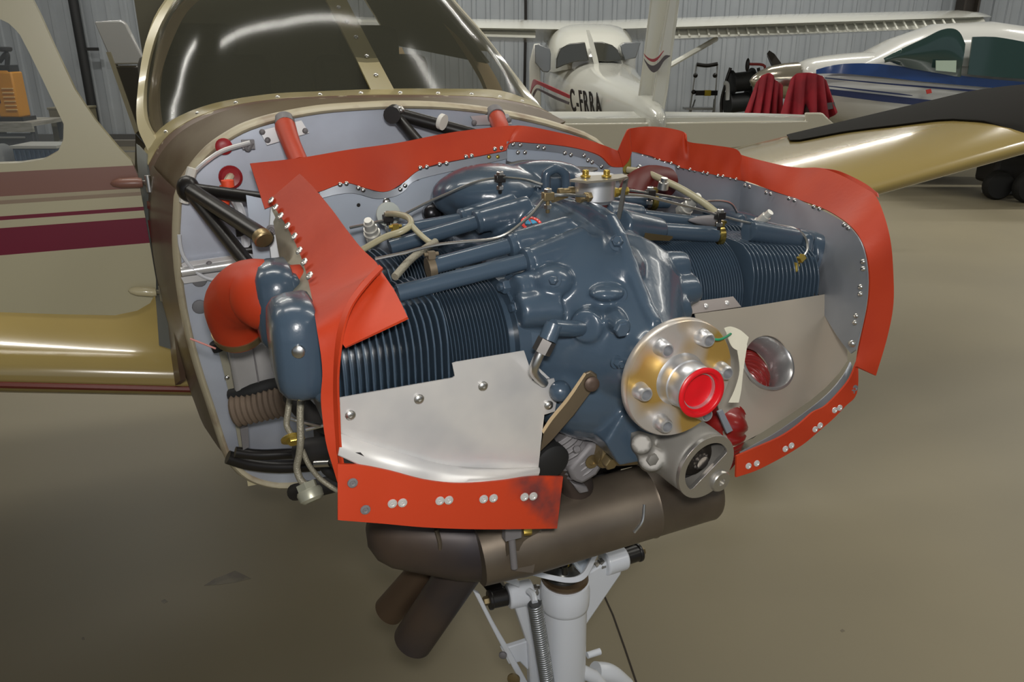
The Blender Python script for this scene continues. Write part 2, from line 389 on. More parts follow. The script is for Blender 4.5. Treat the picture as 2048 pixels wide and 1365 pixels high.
# ---------------------------------------------------------------- background: white high wing airplane seen from behind
bwhite = mat('white_aircraft_paint', (.63, .63, .57), .12, coat=.6, spec=.6)
bcream = mat('cream_stabilizer_paint', (.55, .52, .42), .2, coat=.5)
darkwin = mat('dark_cabin_glass', (.045, .045, .035), .06, coat=.5)
greywin = mat('grey_side_glass', (.15, .16, .165), .08, coat=.5)
redst = mat('faded_red_stripe', (.34, .05, .06), .3)
darkst = mat('charcoal_stripe', (.10, .085, .09), .3)
HW = root('high_wing_airplane', 'white high wing airplane seen from behind with registration letters on its tail cone', 'airplane', (1.05, 10.6, 0), 0, origin=(1.05, 10.6, 0))
def ell(cx, y, cz, rx, rz, n=28, pw=.8):
    out = []
    for k in range(n):
        a = 2*PI*k/n; ca, sa = math.cos(a), math.sin(a)
        out.append(V((cx+rx*math.copysign(abs(ca)**pw, ca), y, cz+rz*math.copysign(abs(sa)**pw, sa))))
    return out
m = M().rings([ell(1.22, 6.6, 1.0, .05, .08), ell(1.2, 7.2, 1.02, .13, .16), ell(1.15, 8.3, 1.03, .30, .28), ell(1.08, 9.5, 1.0, .46, .38), ell(1.03, 10.3, 1.05, .56, .48), ell(1.0, 11.0, 1.15, .60, .55), ell(1.0, 12.2, 1.1, .56, .5), ell(1.0, 13.2, 1.05, .45, .4)])
fus = build(m, 'fuselage', bwhite, HW, subsurf=1)
# cabin top with wrap-around rear window
def cab(y, w_, z0, z1, n=20):
    return [V((1.0+w_*math.copysign(abs(math.cos(PI*k/(n-1)))**.6, math.cos(PI*k/(n-1))), y, z0+(z1-z0)*math.sin(PI*k/(n-1))**.55)) for k in range(n)]
m = M().rings([cab(9.75, .30, 1.35, 1.48), cab(10.15, .50, 1.3, 1.72), cab(10.7, .56, 1.3, 1.86), cab(12.2, .55, 1.3, 1.86)], closed=True)
build(m, 'cabin_roof', bwhite, HW)
def wpane(px_, Y0, Y1, name='rear_window', mt=darkwin):
    pass
rw1 = [(0.507,9.62,1.351),(0.51,9.62,1.459),(0.548,9.62,1.572),(0.65,9.62,1.625),(0.831,9.62,1.641),(0.884,9.62,1.443),(0.723,9.62,1.427),(0.609,9.62,1.394)]
rw2 = [(0.941,9.62,1.437),(0.905,9.62,1.641),(1.031,9.62,1.641),(1.146,9.62,1.609),(1.217,9.62,1.556),(1.274,9.62,1.443),(1.097,9.62,1.427)]
for r_ in (rw1, rw2): build(M().plate([V(a)+Vector((0, 0, 0)) for a in r_], (0, .25, 0)), 'rear_window', darkwin, HW, bevel=.01)
build(M().ribbon([V(a) for a in [(0.837,9.6,1.768),(0.882,9.6,1.609),(0.948,9.6,1.367)]], [V(a) for a in [(0.871,9.6,1.768),(0.933,9.6,1.62),(1.011,9.6,1.357)]], .03), 'window_post', bwhite, HW)
build(M().plate([(0.264,9.7,1.609),(0.31,9.7,1.62),(0.438,9.7,1.566),(0.45,9.7,1.512),(0.447,9.7,1.338),(0.419,9.7,1.31),(0.355,9.7,1.316),(0.313,9.7,1.365),(0.266,9.7,1.42)], (0, .25, 0)), 'side_window', greywin, HW, bevel=.01)
build(M().plate([(1.292,9.7,1.636),(1.481,9.7,1.642),(1.433,9.7,1.469),(1.308,9.7,1.442),(1.263,9.7,1.529),(1.248,9.7,1.599)], (0, .25, 0)), 'side_window', greywin, HW, bevel=.01)
# doorpost side, left of the cabin, with the painted stripe
build(M().plate([(0.207,9.9,1.416),(0.258,9.9,1.621),(0.328,9.9,1.626),(0.351,9.9,0.759),(0.23,9.9,0.759),(0.21,9.9,1.02)], (0, .3, 0)), 'cabin_side', bwhite, HW, bevel=.01)
build(M().ribbon([(0.222,9.69,1.116),(0.244,9.418,1.238),(0.286,9.145,1.238),(0.407,8.872,1.198),(0.599,8.6,1.121)], [(0.211,9.69,1.06),(0.239,9.418,1.152),(0.287,9.145,1.201),(0.407,8.872,1.157),(0.599,8.6,1.086)], .012), 'stripe', redst, HW, label='faded red painted stripe')
build(M().ribbon([(0.246,9.69,1.072),(0.273,9.418,1.141),(0.309,9.145,1.154),(0.462,8.872,1.096),(0.595,8.6,1.051)], [(0.252,9.69,1.038),(0.279,9.418,1.119),(0.309,9.145,1.133),(0.463,8.872,1.065),(0.59,8.6,1.026)], .012), 'stripe', darkst, HW, label='charcoal painted stripe')
# wing with corrugated control surfaces
def airfoil(c, th, n=14, cam_=.02):
    up, lo = [], []
    for i in range(n+1):
        x = (1-math.cos(PI*i/n))/2; t = 5*th*(.2969*math.sqrt(x)-.126*x-.3516*x*x+.2843*x**3-.1036*x**4); cz = cam_*4*x*(1-x)
        up.append((x*c, (cz+t)*c)); lo.append((x*c, (cz-t)*c))
    return up + lo[-2:0:-1]
m = M(); sec = airfoil(1.5, .13)
# x from the leading edge (far, +y) to the trailing edge (near, -y)
sections = []
for x, c_, z in [(-4.4, 1.15, 1.90), (-4.2, 1.2, 1.88), (-1.6, 1.5, 1.80), (1.0, 1.5, 1.76), (3.6, 1.5, 1.84), (6.0, 1.2, 1.93), (6.25, .9, 1.95), (6.4, .5, 1.97)]:
    k = c_/1.5; sections.append([V((x, 12.2 - a - (1.5-c_)*.3, z + b*1.15 - .03 + .04*a)) for a, b in airfoil(c_, .16)])
wing = build(M().rings(sections), 'wing', bwhite, HW)
wing['label'] = 'white high wing'
m0 = M(); m0.box((0, 0, 0), (.016, .34, .014)); ribs = M()
for x in [-3.2+.125*i for i in range(28)] + [2.0+.125*i for i in range(30)]:
    z = 1.76+abs(x-1)*.031+.0; ribs.box((x, 10.815, z-.035), (.022, .012, .19), Matrix.Rotation(R(-57+0), 3, 'X'))
for xa, xb in ((-4.2, .3), (1.75, 6.1)):
    za, zb_ = 1.76+abs(xa-1)*.031, 1.76+abs(xb-1)*.031
    build(M().plate([(xa, 10.95, za+.06), (xb, 10.95+.15*(xb > 5), zb_+.06), (xb, 10.72+.15*(xb > 5), zb_-.09), (xa, 10.72, za-.11)], (0, .04, .01)), 'wing_flap', bwhite, HW, bevel=.01)
rb = build(ribs, 'flap_corrugation', bwhite, HW, kind='stuff')
# wing strut, fin, stabilizer
build(M().tube([(2.701,11.2,1.685),(1.952,10.4,1.366)], .035, 8, 1), 'wing_strut', bwhite, HW)
build(M().plate([V(a) for a in [(1.099,7.35,0.932),(1.14,7.35,1.401),(1.18,7.35,1.968),(1.191,7.35,2.2),(1.356,7.35,2.2),(1.343,7.35,1.968),(1.283,7.35,1.566),(1.252,7.35,1.233),(1.243,7.35,0.932)]], (.02, .08, 0)), 'fin', bwhite, HW, bevel=.02)
build(M().plate([V(a) for a in [(1.188,7.1,0.963),(1.209,7.1,1.246),(1.244,7.1,1.567),(1.289,7.1,1.955),(1.306,7.1,2.18),(1.404,7.1,2.18),(1.38,7.1,1.955),(1.355,7.1,1.607),(1.333,7.1,1.246),(1.298,7.1,0.934)]], (.02, .06, 0)), 'rudder', bwhite, HW, bevel=.02)
build(M().ribbon([(1.102,7.05,1.544),(1.142,7.05,1.509),(1.185,7.05,1.497),(1.226,7.05,1.516),(1.269,7.05,1.564)], [(1.117,7.05,1.516),(1.152,7.05,1.485),(1.191,7.05,1.473),(1.227,7.05,1.493),(1.273,7.05,1.56)], .006), 'stripe', redst, HW, label='red wave on the fin')
build(M().ribbon([(1.105,7.05,1.505),(1.15,7.05,1.457),(1.193,7.05,1.445),(1.237,7.05,1.473),(1.284,7.05,1.524),(1.326,7.05,1.524)], [(1.119,7.05,1.473),(1.161,7.05,1.413),(1.2,7.05,1.389),(1.241,7.05,1.417),(1.279,7.05,1.481),(1.33,7.05,1.52)], .006), 'stripe', darkst, HW, label='charcoal wave on the fin')
stabm = M()
stA = [(0.167,7.2,1.035),(0.378,7.2,1.035),(1.257,7.2,1.035),(2.093,7.2,1.023),(2.631,7.2,1.006)]; stB = [(0.162,6.95,0.985),(0.365,6.925,0.995),(1.208,6.9,1.006),(2.002,6.875,1.016),(2.514,6.85,1.014)]
build(M().ribbon(stA, stB, .05, 20, 3, bulge=.012, smooth=1), 'stabilizer', bwhite, HW, smooth=60)
elA = [(0.162,6.94,0.978),(0.365,6.928,0.987),(1.211,6.915,0.996),(2.011,6.902,1.006),(2.479,6.89,1.007),(2.475,6.878,1.073),(2.612,6.865,1.074),(2.657,6.853,1.018),(2.737,6.84,0.954)]
build(M().plate([(0.275,6.8,0.99),(1.191,6.8,0.998),(1.981,6.8,1.01),(2.451,6.8,1.014),(2.438,6.8,1.079),(2.579,6.8,1.079),(2.645,6.8,1.022),(2.725,6.8,0.962),(2.579,6.8,0.901),(2.25,6.8,0.848),(1.92,6.8,0.795),(1.585,6.8,0.766),(0.955,6.8,0.729),(0.533,6.8,0.72),(0.362,6.8,0.819)], (0, .05, 0)), 'elevator', bcream, HW, label='cream elevator below the white stabilizer', bevel=.012)
build(M().ball([(1.17,6.9,0.924)][0], (.05, .16, .16)), 'tail_cone', bwhite, HW)
# registration letters following the tail cone side
def letters(txt, o, dx, dz, size, m_, parent, name='registration_letter', squeeze=.55, thick=.004):
    dx, dz = V(dx).normalized(), V(dz).normalized(); x = 0
    for ch in txt:
        if ch == ' ': x += size*.4; continue
        c = bpy.data.curves.new(name, 'FONT'); c.body = ch; c.size = size*1.38; c.extrude = thick; c.offset = size*.018
        t = bpy.data.objects.new('t', c); COL.objects.link(t); bpy.context.view_layer.update()
        me = bpy.data.meshes.new_from_object(t.evaluated_get(bpy.context.evaluated_depsgraph_get())); bpy.data.objects.remove(t)
        me.name = name; me.transform(Matrix.Diagonal((squeeze, 1, 1, 1))); wd = max(v.co.x for v in me.vertices)
        nn = dx.cross(dz); mm = Matrix((dx, dz, nn)).transposed().to_4x4(); me.transform(mm)
        me.materials.clear(); me.materials.append(m_)
        ob = bpy.data.objects.new(name, me); COL.objects.link(ob); ob.parent = parent; p = V(o)+dx*x; ob.location = p - POS[parent.name]; POS[ob.name] = p
        x += wd + size*.10
regA, regB = V([(0.634,8.75,0.955)][0]), V([(0.962,7.95,0.944)][0])
letters('C-FRRA', regA, regB-regA, (-.15, -.1, 1), .235, mat('black_lettering', (.02, .018, .02), .4), HW, squeeze=.52)
# gear
for dx in (-1.1, 1.1):
    build(M().tube([(1.0+dx*.4, 11.2, .75), (1.0+dx, 11.25, .25)], .035, 8, 1), 'gear_leg', bwhite, HW)
    build(M().lathe((.93+dx, 11.25, .21), (1, 0, 0), [(0, .12), (.0, .19), (.03, .21), (.12, .21), (.15, .19), (.15, .12)], 20), 'wheel', rubber, HW)
build(M().tube([(1.0, 12.8, .9), (1.0, 12.8, .2)], .04, 8, 1), 'gear_leg', bwhite, HW)
build(M().lathe((.94, 12.8, .19), (1, 0, 0), [(0, .1), (0, .17), (.03, .19), (.1, .19), (.13, .17), (.13, .1)], 20), 'wheel', rubber, HW)

# ---------------------------------------------------------------- background: blue and white low wing airplane at the right
LW = root('low_wing_airplane', 'blue and white low wing airplane at the right with its spinner between red covers', 'airplane', (5.2, 9.9, 0), 0, origin=(5.2, 9.9, 0))
mwhite = mat('white_low_wing_paint', (.56, .56, .53), .2, coat=.5)
mblue = mat('blue_paint', (.012, .045, .17), .18, coat=.6)
mnavy = mat('navy_stripe', (.02, .03, .09), .3)
mgrey = mat('grey_belly_stripe', (.30, .31, .34), .3)
tealg = mat('teal_canopy_glass', (.030, .060, .055), .05, coat=.6)
def fs(x, y, cz, ry, rz, n=28, pw=.75):
    out = []
    for k in range(n):
        a = 2*PI*k/n; ca, sa = math.cos(a), math.sin(a); out.append(V((x, y+ry*math.copysign(abs(ca)**pw, ca), cz+rz*math.copysign(abs(sa)**pw, sa))))
    return out
# near side of the fuselage is at y - ry
m = M().rings([fs(3.42, 10.0, 1.20, .20, .20), fs(3.5, 10.0, 1.16, .34, .30), fs(3.9, 10.0, 1.10, .44, .42), fs(4.6, 10.0, 1.04, .50, .52), fs(5.4, 10.0, 1.0, .54, .58), fs(6.6, 10.0, 1.0, .54, .58), fs(8.2, 10.0, 1.02, .36, .42), fs(10, 10.0, 1.1, .15, .2)])
lf = build(m, 'fuselage', mwhite, LW, subsurf=1)
# canopy with teal glass
m = M()
def can(x, w_, z1, n=18): return [V((x, 10.0+w_*math.cos(PI*k/(n-1)), 1.38+(z1-1.38)*math.sin(PI*k/(n-1))**.7)) for k in range(n)]
m.rings([can(4.05, .42, 1.42), can(4.5, .46, 1.68), can(4.95, .48, 1.84), can(5.6, .49, 1.87), can(6.6, .44, 1.74), can(7.4, .3, 1.5)])
build(m, 'cabin_roof', mwhite, LW)
build(M().ribbon([(4.195,9.46,1.461),(4.356,9.453,1.557),(4.611,9.447,1.682),(4.77,9.44,1.765),(4.892,9.433,1.781),(4.981,9.427,1.734),(5.056,9.42,1.62)], [(4.225,9.5,1.455),(4.46,9.487,1.376),(4.688,9.473,1.333),(4.886,9.46,1.301),(4.996,9.447,1.28),(5.065,9.433,1.27),(5.08,9.42,1.27)], .02, 40, 4, bulge=-.03), 'windshield', tealg, LW, smooth=60)
build(M().ribbon([(5.124,9.42,1.693),(5.375,9.42,1.693),(5.709,9.42,1.641),(6.073,9.42,1.567)], [(5.138,9.4,1.298),(5.454,9.4,1.271),(5.786,9.4,1.249),(6.141,9.4,1.228)], .02, 30, 3, smooth=2), 'side_window', tealg, LW, smooth=60)
build(M().plate([(4.744,9.38,1.447),(4.974,9.38,1.447),(4.993,9.38,1.32),(4.764,9.38,1.341)], (0, .01, 0)), 'placard', mat('pale_paper_sign', (.42, .52, .42), .6), LW, label='pale paper behind the canopy glass')
def lwstripe(a, b, mt, name='stripe', lab=None):
    build(M().ribbon(a, b, .012, 30, 2, smooth=2), name, mt, LW, label=lab, smooth=60)
lwstripe([(3.503,9.62,1.34),(3.754,9.58,1.406),(4.194,9.54,1.407),(4.699,9.5,1.343),(5.204,9.46,1.269),(5.806,9.42,1.216),(6.367,9.38,1.175)], [(3.501,9.6,1.297),(3.762,9.563,1.303),(4.211,9.527,1.266),(4.718,9.49,1.214),(5.22,9.453,1.172),(5.824,9.417,1.125),(6.389,9.38,1.089)], mblue, lab='wide royal blue stripe')
lwstripe([(3.588,9.54,1.261),(4.209,9.5,1.208),(5,9.46,1.15),(5.834,9.42,1.092),(6.399,9.38,1.05)], [(3.589,9.54,1.25),(4.212,9.5,1.191),(5.004,9.46,1.128),(5.84,9.42,1.065),(6.405,9.38,1.023)], mnavy, lab='thin navy stripe')
lwstripe([(3.628,9.54,1.173),(3.991,9.5,1.137),(4.44,9.46,1.09),(4.567,9.42,1.07)], [(3.63,9.54,1.162),(3.994,9.5,1.12),(4.443,9.46,1.073),(4.568,9.42,1.065)], mnavy, lab='thin navy stripe')
lwstripe([(3.651,9.54,1.135),(4.228,9.493,1.077),(4.731,9.447,1.025),(5.142,9.4,0.995)], [(3.672,9.54,1.069),(4.24,9.493,1),(4.744,9.447,0.953),(5.011,9.4,0.934)], mnavy, lab='broad navy stripe below the white band')
build(M().plate([(4.7,9.4,1.131),(4.755,9.4,1.142),(4.774,9.4,1.098),(4.72,9.4,1.087)], (0, .01, 0)), 'emblem', mat('small_red_emblem', (.45, .04, .03), .4), LW)
spn = [(2.95,9.55,1.249)][0]
build(M().lathe((2.86, 10.0, 1.205), (1, 0, 0), [(0, .01), (.03, .055), (.1, .11), (.22, .165), (.38, .2), (.55, .215), (.56, .2)], 28), 'spinner', mat('polished_spinner', (.50, .46, .38), .18, .9), LW)
for sg, a0 in ((1, 200), (1, 20)):
    a = R(a0); d = V((0, math.cos(a), math.sin(a))); bl = M()
    bl.rings([[V((3.3+dx*wd, 0, 0)) + V((0, 10.0, 1.2)) + d*r + d.cross(V((1, 0, 0)))*dy*wd for dx, dy in ((.15, -.5), (.25, .2), (0, .5), (-.15, 0))] for r, wd in ((.15, .09), (.4, .15), (.7, .14), (.9, .08))])
    build(bl, 'propeller_blade', black, LW)
build(M().plate([V((x, y, .62+.05*k)) for x, y, k in ((4.4, 9.4, 0), (5.8, 9.4, 0), (5.8, 8.2, 2), (4.6, 8.2, 2))], (0, 0, .12)).plate([V((x, y, .62)) for x, y in ((4.4, 10.5), (4.9, 13.4), (5.8, 13.4), (5.8, 10.5))], (0, 0, .12)), 'wing', mwhite, LW, bevel=.05)
for x, y in ((3.9, 10.0), (5.6, 8.6), (5.6, 11.4)):
    build(M().tube([(x, y, .8), (x, y, .2)], .03, 8, 1), 'gear_leg', mwhite, LW)
    build(M().lathe((x, y-.07, .17), (0, 1, 0), [(0, .1), (0, .15), (.03, .17), (.1, .17), (.13, .15), (.13, .1)], 20), 'wheel', rubber, LW)

# red quilted covers hanging over the propeller blades
redcloth = mat('red_quilted_cloth', (.30, .010, .022), .75, col2=(.20, .006, .015), nscale=5, bump=.3, bscale=20)
def drape(top, botl, y0, y1, name, label):
    A = [V(a) for a in top]; B = [V(a) for a in botl]; G = []
    n = 40; A = resample(cat(A, 4), n); B = resample(cat(B, 4), n)
    for j in range(11):
        t = j/10; row = []
        for i in range(n):
            p = A[i].lerp(B[i], t**1.0); p = p + Vector((0, -.05*math.sin(i*.75)*(.25+t) - .13*math.sin(PI*i/(n-1)), 0)); row.append(p)
        G.append(row)
    f = build(M().sheet(G, .02), name, redcloth, None, smooth=70); return f
c1 = drape([(2.876,9.75,1.197),(2.914,9.75,1.281),(2.987,9.75,1.303),(3.055,9.75,1.225),(3.18,9.75,1.158)], [(2.762,9.75,0.818),(2.836,9.75,0.795),(2.957,9.75,0.783),(3.107,9.75,0.772),(3.232,9.75,0.772)], 0, 0, 'propeller_cover', '')
tag(c1, 'red padded cover hanging left of the polished spinner', 'cover', 'red propeller covers')
c2 = drape([(3.142,9.35,1.251),(3.174,9.35,1.31),(3.284,9.35,1.321),(3.399,9.35,1.299),(3.49,9.35,1.251),(3.537,9.35,1.198)], [(3.063,9.35,0.828),(3.208,9.35,0.806),(3.353,9.35,0.795),(3.521,9.35,0.817),(3.633,9.35,0.839),(3.686,9.35,0.943)], 0, 0, 'propeller_cover', '')
tag(c2, 'red padded cover hanging right of the polished spinner with a grey band', 'cover', 'red propeller covers')
build(M().ribbon([(3.468,9.27,0.992),(3.552,9.27,0.998),(3.624,9.27,1.008)], [(3.483,9.27,0.922),(3.573,9.27,0.927),(3.65,9.27,0.944)], .02, smooth=2), 'band', darkst, c2)

# folding step ladder, black cable reel, hand truck handle
def leg(a, b, r=.012): return M().tube([a, b], r, 8, 1)
sl = root('step_ladder', 'folding metal step stool with black top rail and yellow latch against the wall', 'ladder', (3.0, 12.4, 0), 0, origin=(3.0, 12.4, 0))
Y = 12.4
alu = mat('dull_ladder_aluminium', (.42, .43, .43), .4, .6); yel = mat('yellow_latch', (.55, .42, .02), .5)
q = [(2.734,12.4,1.342),(3.044,12.4,1.349),(2.694,12.4,0.909),(3.022,12.4,0.938),(2.637,12.4,0.678),(3.143,12.4,0.678)]
build(leg(V(q[0]), (q[4][0], Y, .02)), 'rail', alu, sl); build(leg(V(q[1]), (q[1][0]+.03, Y, .02)), 'rail', alu, sl)
build(leg(V(q[0])+V((.02, .0, -.5)), (q[4][0], Y+.5, .02)), 'rear_leg', alu, sl); build(leg(V(q[1])+V((.0, .0, -.5)), (q[5][0], Y+.5, .02)), 'rear_leg', alu, sl)
build(M().tube([V(q[0]), V(q[0]).lerp(V(q[1]), .5)+V((0, 0, -.02)), V(q[1])], .028), 'handle', black, sl)
for a in [(2.731,12.4,1.187),(3.022,12.4,1.187),(2.721,12.4,0.952)]: build(M().ball(a, .035), 'joint', black, sl)
build(M().box([(2.83,12.38,0.939)][0], (.16, .05, .07)), 'latch', black, sl); build(M().box([(3.002,12.38,0.939)][0], (.14, .05, .07)), 'latch', black, sl)
build(M().box([(2.922,12.36,0.94)][0], (.09, .06, .08)), 'latch', yel, sl, label='yellow latch')
build(M().box([(2.808,12.4,0.715)][0], (.42, .25, .03)), 'step', alu, sl); build(M().box(([(2.808,12.4,0.715)][0][0]+.02, Y, .25), (.42, .25, .03)), 'step', alu, sl)
rl = root('cable_reel', 'black cable reel on a stand between the step stool and red covers', 'reel', (3.6, 11.6, 0), 0, origin=(3.6, 11.6, 0))
rc = V([(3.227,11.6,1.114)][0]); rd = V([(3.199,11.6,0.833)][0])
for cc, nm in ((rc, 'upper'), (rd, 'lower')):
    build(M().lathe(cc+V((-.17, 0, 0)), (1, .15, .1), [(0, .15), (.0, .17), (.02, .17), (.02, .13), (.30, .13), (.30, .17), (.32, .17), (.32, .15)], 26), 'drum', mat('black_reel_cable', (.018, .020, .022), .55, bump=.5, bscale=70), rl)
for dx in (-.24, .24):
    build(M().tube([rc+V((dx*.8, 0, .2)), rc+V((dx, 0, 0)), rd+V((dx, 0, -.1)), (3.5+dx*1.6, 11.6+dx, .02)], .022), 'frame', black, rl)
build(M().tube([rc+V((.22, 0, .0)), rc+V((.28, 0, .22)), [(3.264,11.6,1.365)][0]], .018), 'crank_arm', mat('red_crank', (.30, .03, .03), .5), rl)
build(M().ball([(3.265,11.6,1.352)][0], (.03, .03, .09)), 'grip', black, rl)
for a in [(2.987,11.5,1.092),(3.363,11.5,1.079)]: build(M().tube([V(a)+V((-.05, 0, .03)), V(a), V(a)+V((.02, 0, -.2))], .03), 'pipe_end', mat('pale_pipe', (.6, .62, .64), .3), rl)

# ---------------------------------------------------------------- left background
bench = root('work_bench', 'wooden topped work bench seen through the open door window', 'bench', (-6.2, 10.6, 0), 0, origin=(-6.2, 10.6, 0))
wood = mat('weathered_bench_wood', (.24, .23, .19), .7, col2=(.34, .33, .29), nscale=5, stretch=(1, 1, 6))
benchg = mat('dark_bench_metal', (.055, .058, .065), .6)
bt = [(-7.028,10.6,0.7),(-6.123,10.6,0.812)]
bx0, bz1 = bt[0][0], .66
x1 = bt[1][0]
build(M().box(((bx0+x1)/2, 10.8, .66), (x1-bx0, .8, .05)), 'bench_top', wood, bench); build(M().box(((bx0+x1)/2, 10.42, .60), (x1-bx0, .04, .07)), 'apron', wood, bench)
for k in range(3): 
    dz = .47-k*.18; dr = build(M().box(((bx0+x1)/2, 10.45, dz), (x1-bx0-.06, .05, .15)), 'drawer', benchg, bench, bevel=.006)
    build(M().tube([(x1-.5, 10.40, dz+.03), (x1-.12, 10.40, dz+.03)], .012, 8, 1), 'handle', alu, dr)
for xx in (bx0+.05, x1-.05):
    for yy in (10.5, 11.15): build(M().box((xx, yy, .32), (.06, .06, .62)), 'leg', benchg, bench)
yt = root('yellow_power_tool', 'yellow and black power tool standing on the bench behind the door window', 'tool', (-6.1, 10.7, .96), 0, origin=(-6.1, 10.7, .96))
ty = mat('yellow_tool_plastic', (.62, .27, .015), .4); q = V([(-6.487,10.7,1.127)][0]); q.z = 1.11
build(M().box((q.x, 10.7, q.z-.1), (.27, .25, .56)).box((q.x-.06, 10.7, q.z+.1), (.3, .22, .2)), 'body', ty, yt, bevel=.02)
for k in range(6): build(M().box((q.x+.05, 10.565, q.z-.02-k*.052), (.14, .02, .014)), 'vent_slat', mat('pale_yellow_rib', (.75, .5, .2), .4), yt)
build(M().box((q.x-.11, 10.56, q.z-.05), (.07, .06, .3)), 'battery', mat('dark_brown_plastic', (.06, .02, .02), .5), yt)
build(M().box((q.x, 10.7, q.z+.22), (.22, .2, .08)).tube([(q.x+.03, 10.7, q.z+.25), (q.x+.06, 10.7, q.z+.40), (q.x-.06, 10.7, q.z+.3)], .03), 'motor_head', black, yt)
build(M().lathe((q.x+.05, 10.7, q.z+.42), (0, 0, 1), [(0, .06), (.02, .08), (.05, .08), (.06, .05)], 16), 'knob', black, yt)
build(M().box((q.x, 10.7, q.z-.40), (.36, .3, .05)), 'base', black, yt)
bin_ = root('cardboard_box', 'tan cardboard box standing right of the bench', 'box', (-5.45, 11.2, 0), 0, origin=(-5.45, 11.2, 0))
tan = mat('dusty_tan_card', (.17, .155, .10), .8, col2=(.24, .22, .15), nscale=3)
q0 = V([(-6.316,11.2,0.582)][0])
bxo = M().box((q0.x+.16, 11.5, .39), (.46, .4, .78)); build(bxo, 'box_body', tan, bin_, bevel=.01)
build(M().box((q0.x+.16, 11.5, .79), (.48, .42, .03)), 'lid', tan, bin_, bevel=.006)
rk = root('blue_crate', 'blue ribbed crate on the floor behind the door window', 'crate', (-5.2, 9.4, 0), 0, origin=(-5.2, 9.4, 0))
q1 = V([(-5.446,9.4,0.435)][0]); bl_ = mat('blue_ribbed_plastic', (.05, .085, .15), .5); q1.z = .26
build(M().box((q1.x, 9.4, q1.z), (.5, .4, .48)), 'crate_body', bl_, rk, bevel=.01)
for k in range(9): build(M().box((q1.x-.22+k*.055, 9.19, q1.z), (.015, .02, .44)), 'rib', bl_, rk)
build(M().box((q1.x, 9.4, q1.z+.26), (.54, .44, .03)), 'rim', mat('pale_rim', (.35, .36, .34), .5), rk)
rb_ = root('plastic_roll', 'pale ribbed plastic roll on the floor left of the blue crate', 'roll', (-5.7, 9.2, 0), 0, origin=(-5.7, 9.2, 0))
pr = []; 
for k in range(12): pr += [(k*.06, .24), (k*.06+.03, .27)]
build(M().lathe((-6.5, 9.2, .29), (1, 0, .0), pr, 28), 'roll_body', mat('pale_silver_wrap', (.42, .44, .46), .35, .4), rb_, smooth=70)
# leaning tail fin at the left, beyond the open door
tf = root('airplane_fin', 'glossy grey and dark airplane fin leaning between open door and windshield', 'fin', (-4.1, 9.4, 0), 0, origin=(-4.1, 9.4, 0))
fg = mat('glossy_grey_fin_paint', (.30, .30, .29), .12, coat=.7); fd = mat('glossy_dark_fin_paint', (.03, .026, .018), .1, coat=.7)
build(M().plate([(-4.618,9.4,1.852),(-4.306,9.4,1.867),(-4.263,9.4,1.826),(-4.11,9.4,1.409),(-4.471,9.4,1.399),(-4.527,9.4,1.525)], (.0, .06, 0)), 'fin_tip', fg, tf, bevel=.02)
build(M().plate([(-4.472,9.4,1.394),(-4.113,9.4,1.394),(-4.145,9.4,0.912),(-4.217,9.4,0.464),(-4.356,9.4,0.645),(-4.403,9.4,1.077)], (.0, .06, 0)), 'fin_body', fd, tf, bevel=.02)
build(M().plate([(-4.527,9.38,1.536),(-4.482,9.38,1.536),(-4.312,9.38,0.681),(-4.352,9.38,0.647)], (.0, .08, 0)), 'leading_edge', mat('tan_fin_edge', (.20, .18, .12), .4), tf)
build(M().plate([(-4.365,9.42,0.643),(-4.226,9.42,0.462),(-4.339,9.42,-0.243),(-4.531,9.42,-0.243)], (.0, .06, 0)), 'fin_foot', fd, tf)
bb = root('storage_rail', 'grey horizontal rail with a pale edge low along the back wall at left', 'rail', (-5.2, 11.2, 0), 0, origin=(-5.2, 11.2, 0))
q2 = V([(-5.696,11.2,0.368)][0])
build(M().box((q2.x+.75, 10.95, q2.z), (2.3, .12, .08)), 'beam', mat('grey_rail', (.16, .15, .13), .5), bb); build(M().box((q2.x+.75, 10.87, q2.z-.10), (2.3, .02, .02)), 'pale_edge', alu, bb)
for xx in (-1, 0, 1): build(M().box((q2.x+.75+xx, 10.95, q2.z/2), (.07, .07, q2.z)), 'leg', benchg, bb)
# objects on the floor at the far right
dl = root('dark_tow_dolly', 'dark wheeled tow dolly on the floor under the gold wing tip', 'dolly', (5.0, 6.9, 0), 0, origin=(5.0, 6.9, 0))
dq = V([(5.667,8.999,0)][0])
build(M().box((dq.x+.1, dq.y+.0, .32), (.9, .4, .34)), 'body', darkgap, dl, bevel=.05)
for dx in (-.3, .35): build(M().lathe((dq.x+dx, dq.y-.28, .16), (0, 1, 0), [(0, .1), (0, .14), (.03, .16), (.09, .16), (.12, .14), (.12, .1)], 22), 'wheel', rubber, dl)
fb = V([(5.452,9.155,0.03)][0]); fe = V([(6.243,9.022,0.03)][0])
tag(build(M().box(((fb.x+fe.x)/2, fb.y, .03), (fe.x-fb.x, .12, .06)).box((fe.x-.05, fb.y+.05, .03), (.1, .3, .05)), 'floor_plank', mat('pale_plank', (.42, .42, .39), .6), bevel=.008), 'pale grey board lying on the floor at the right edge', 'board')
# ================================================================ the airplane in the foreground
# airplane frame: origin at the centre of the propeller flange, x forward, y to the left wing, z up
OX, OY, OZ = .21392, .91949, 1.20385
AP = root('light_airplane', 'cream low wing airplane with its cowling removed and blue grey engine exposed', 'airplane', (OX, OY, 0), R(23-90), origin=(0, 0, -OZ))
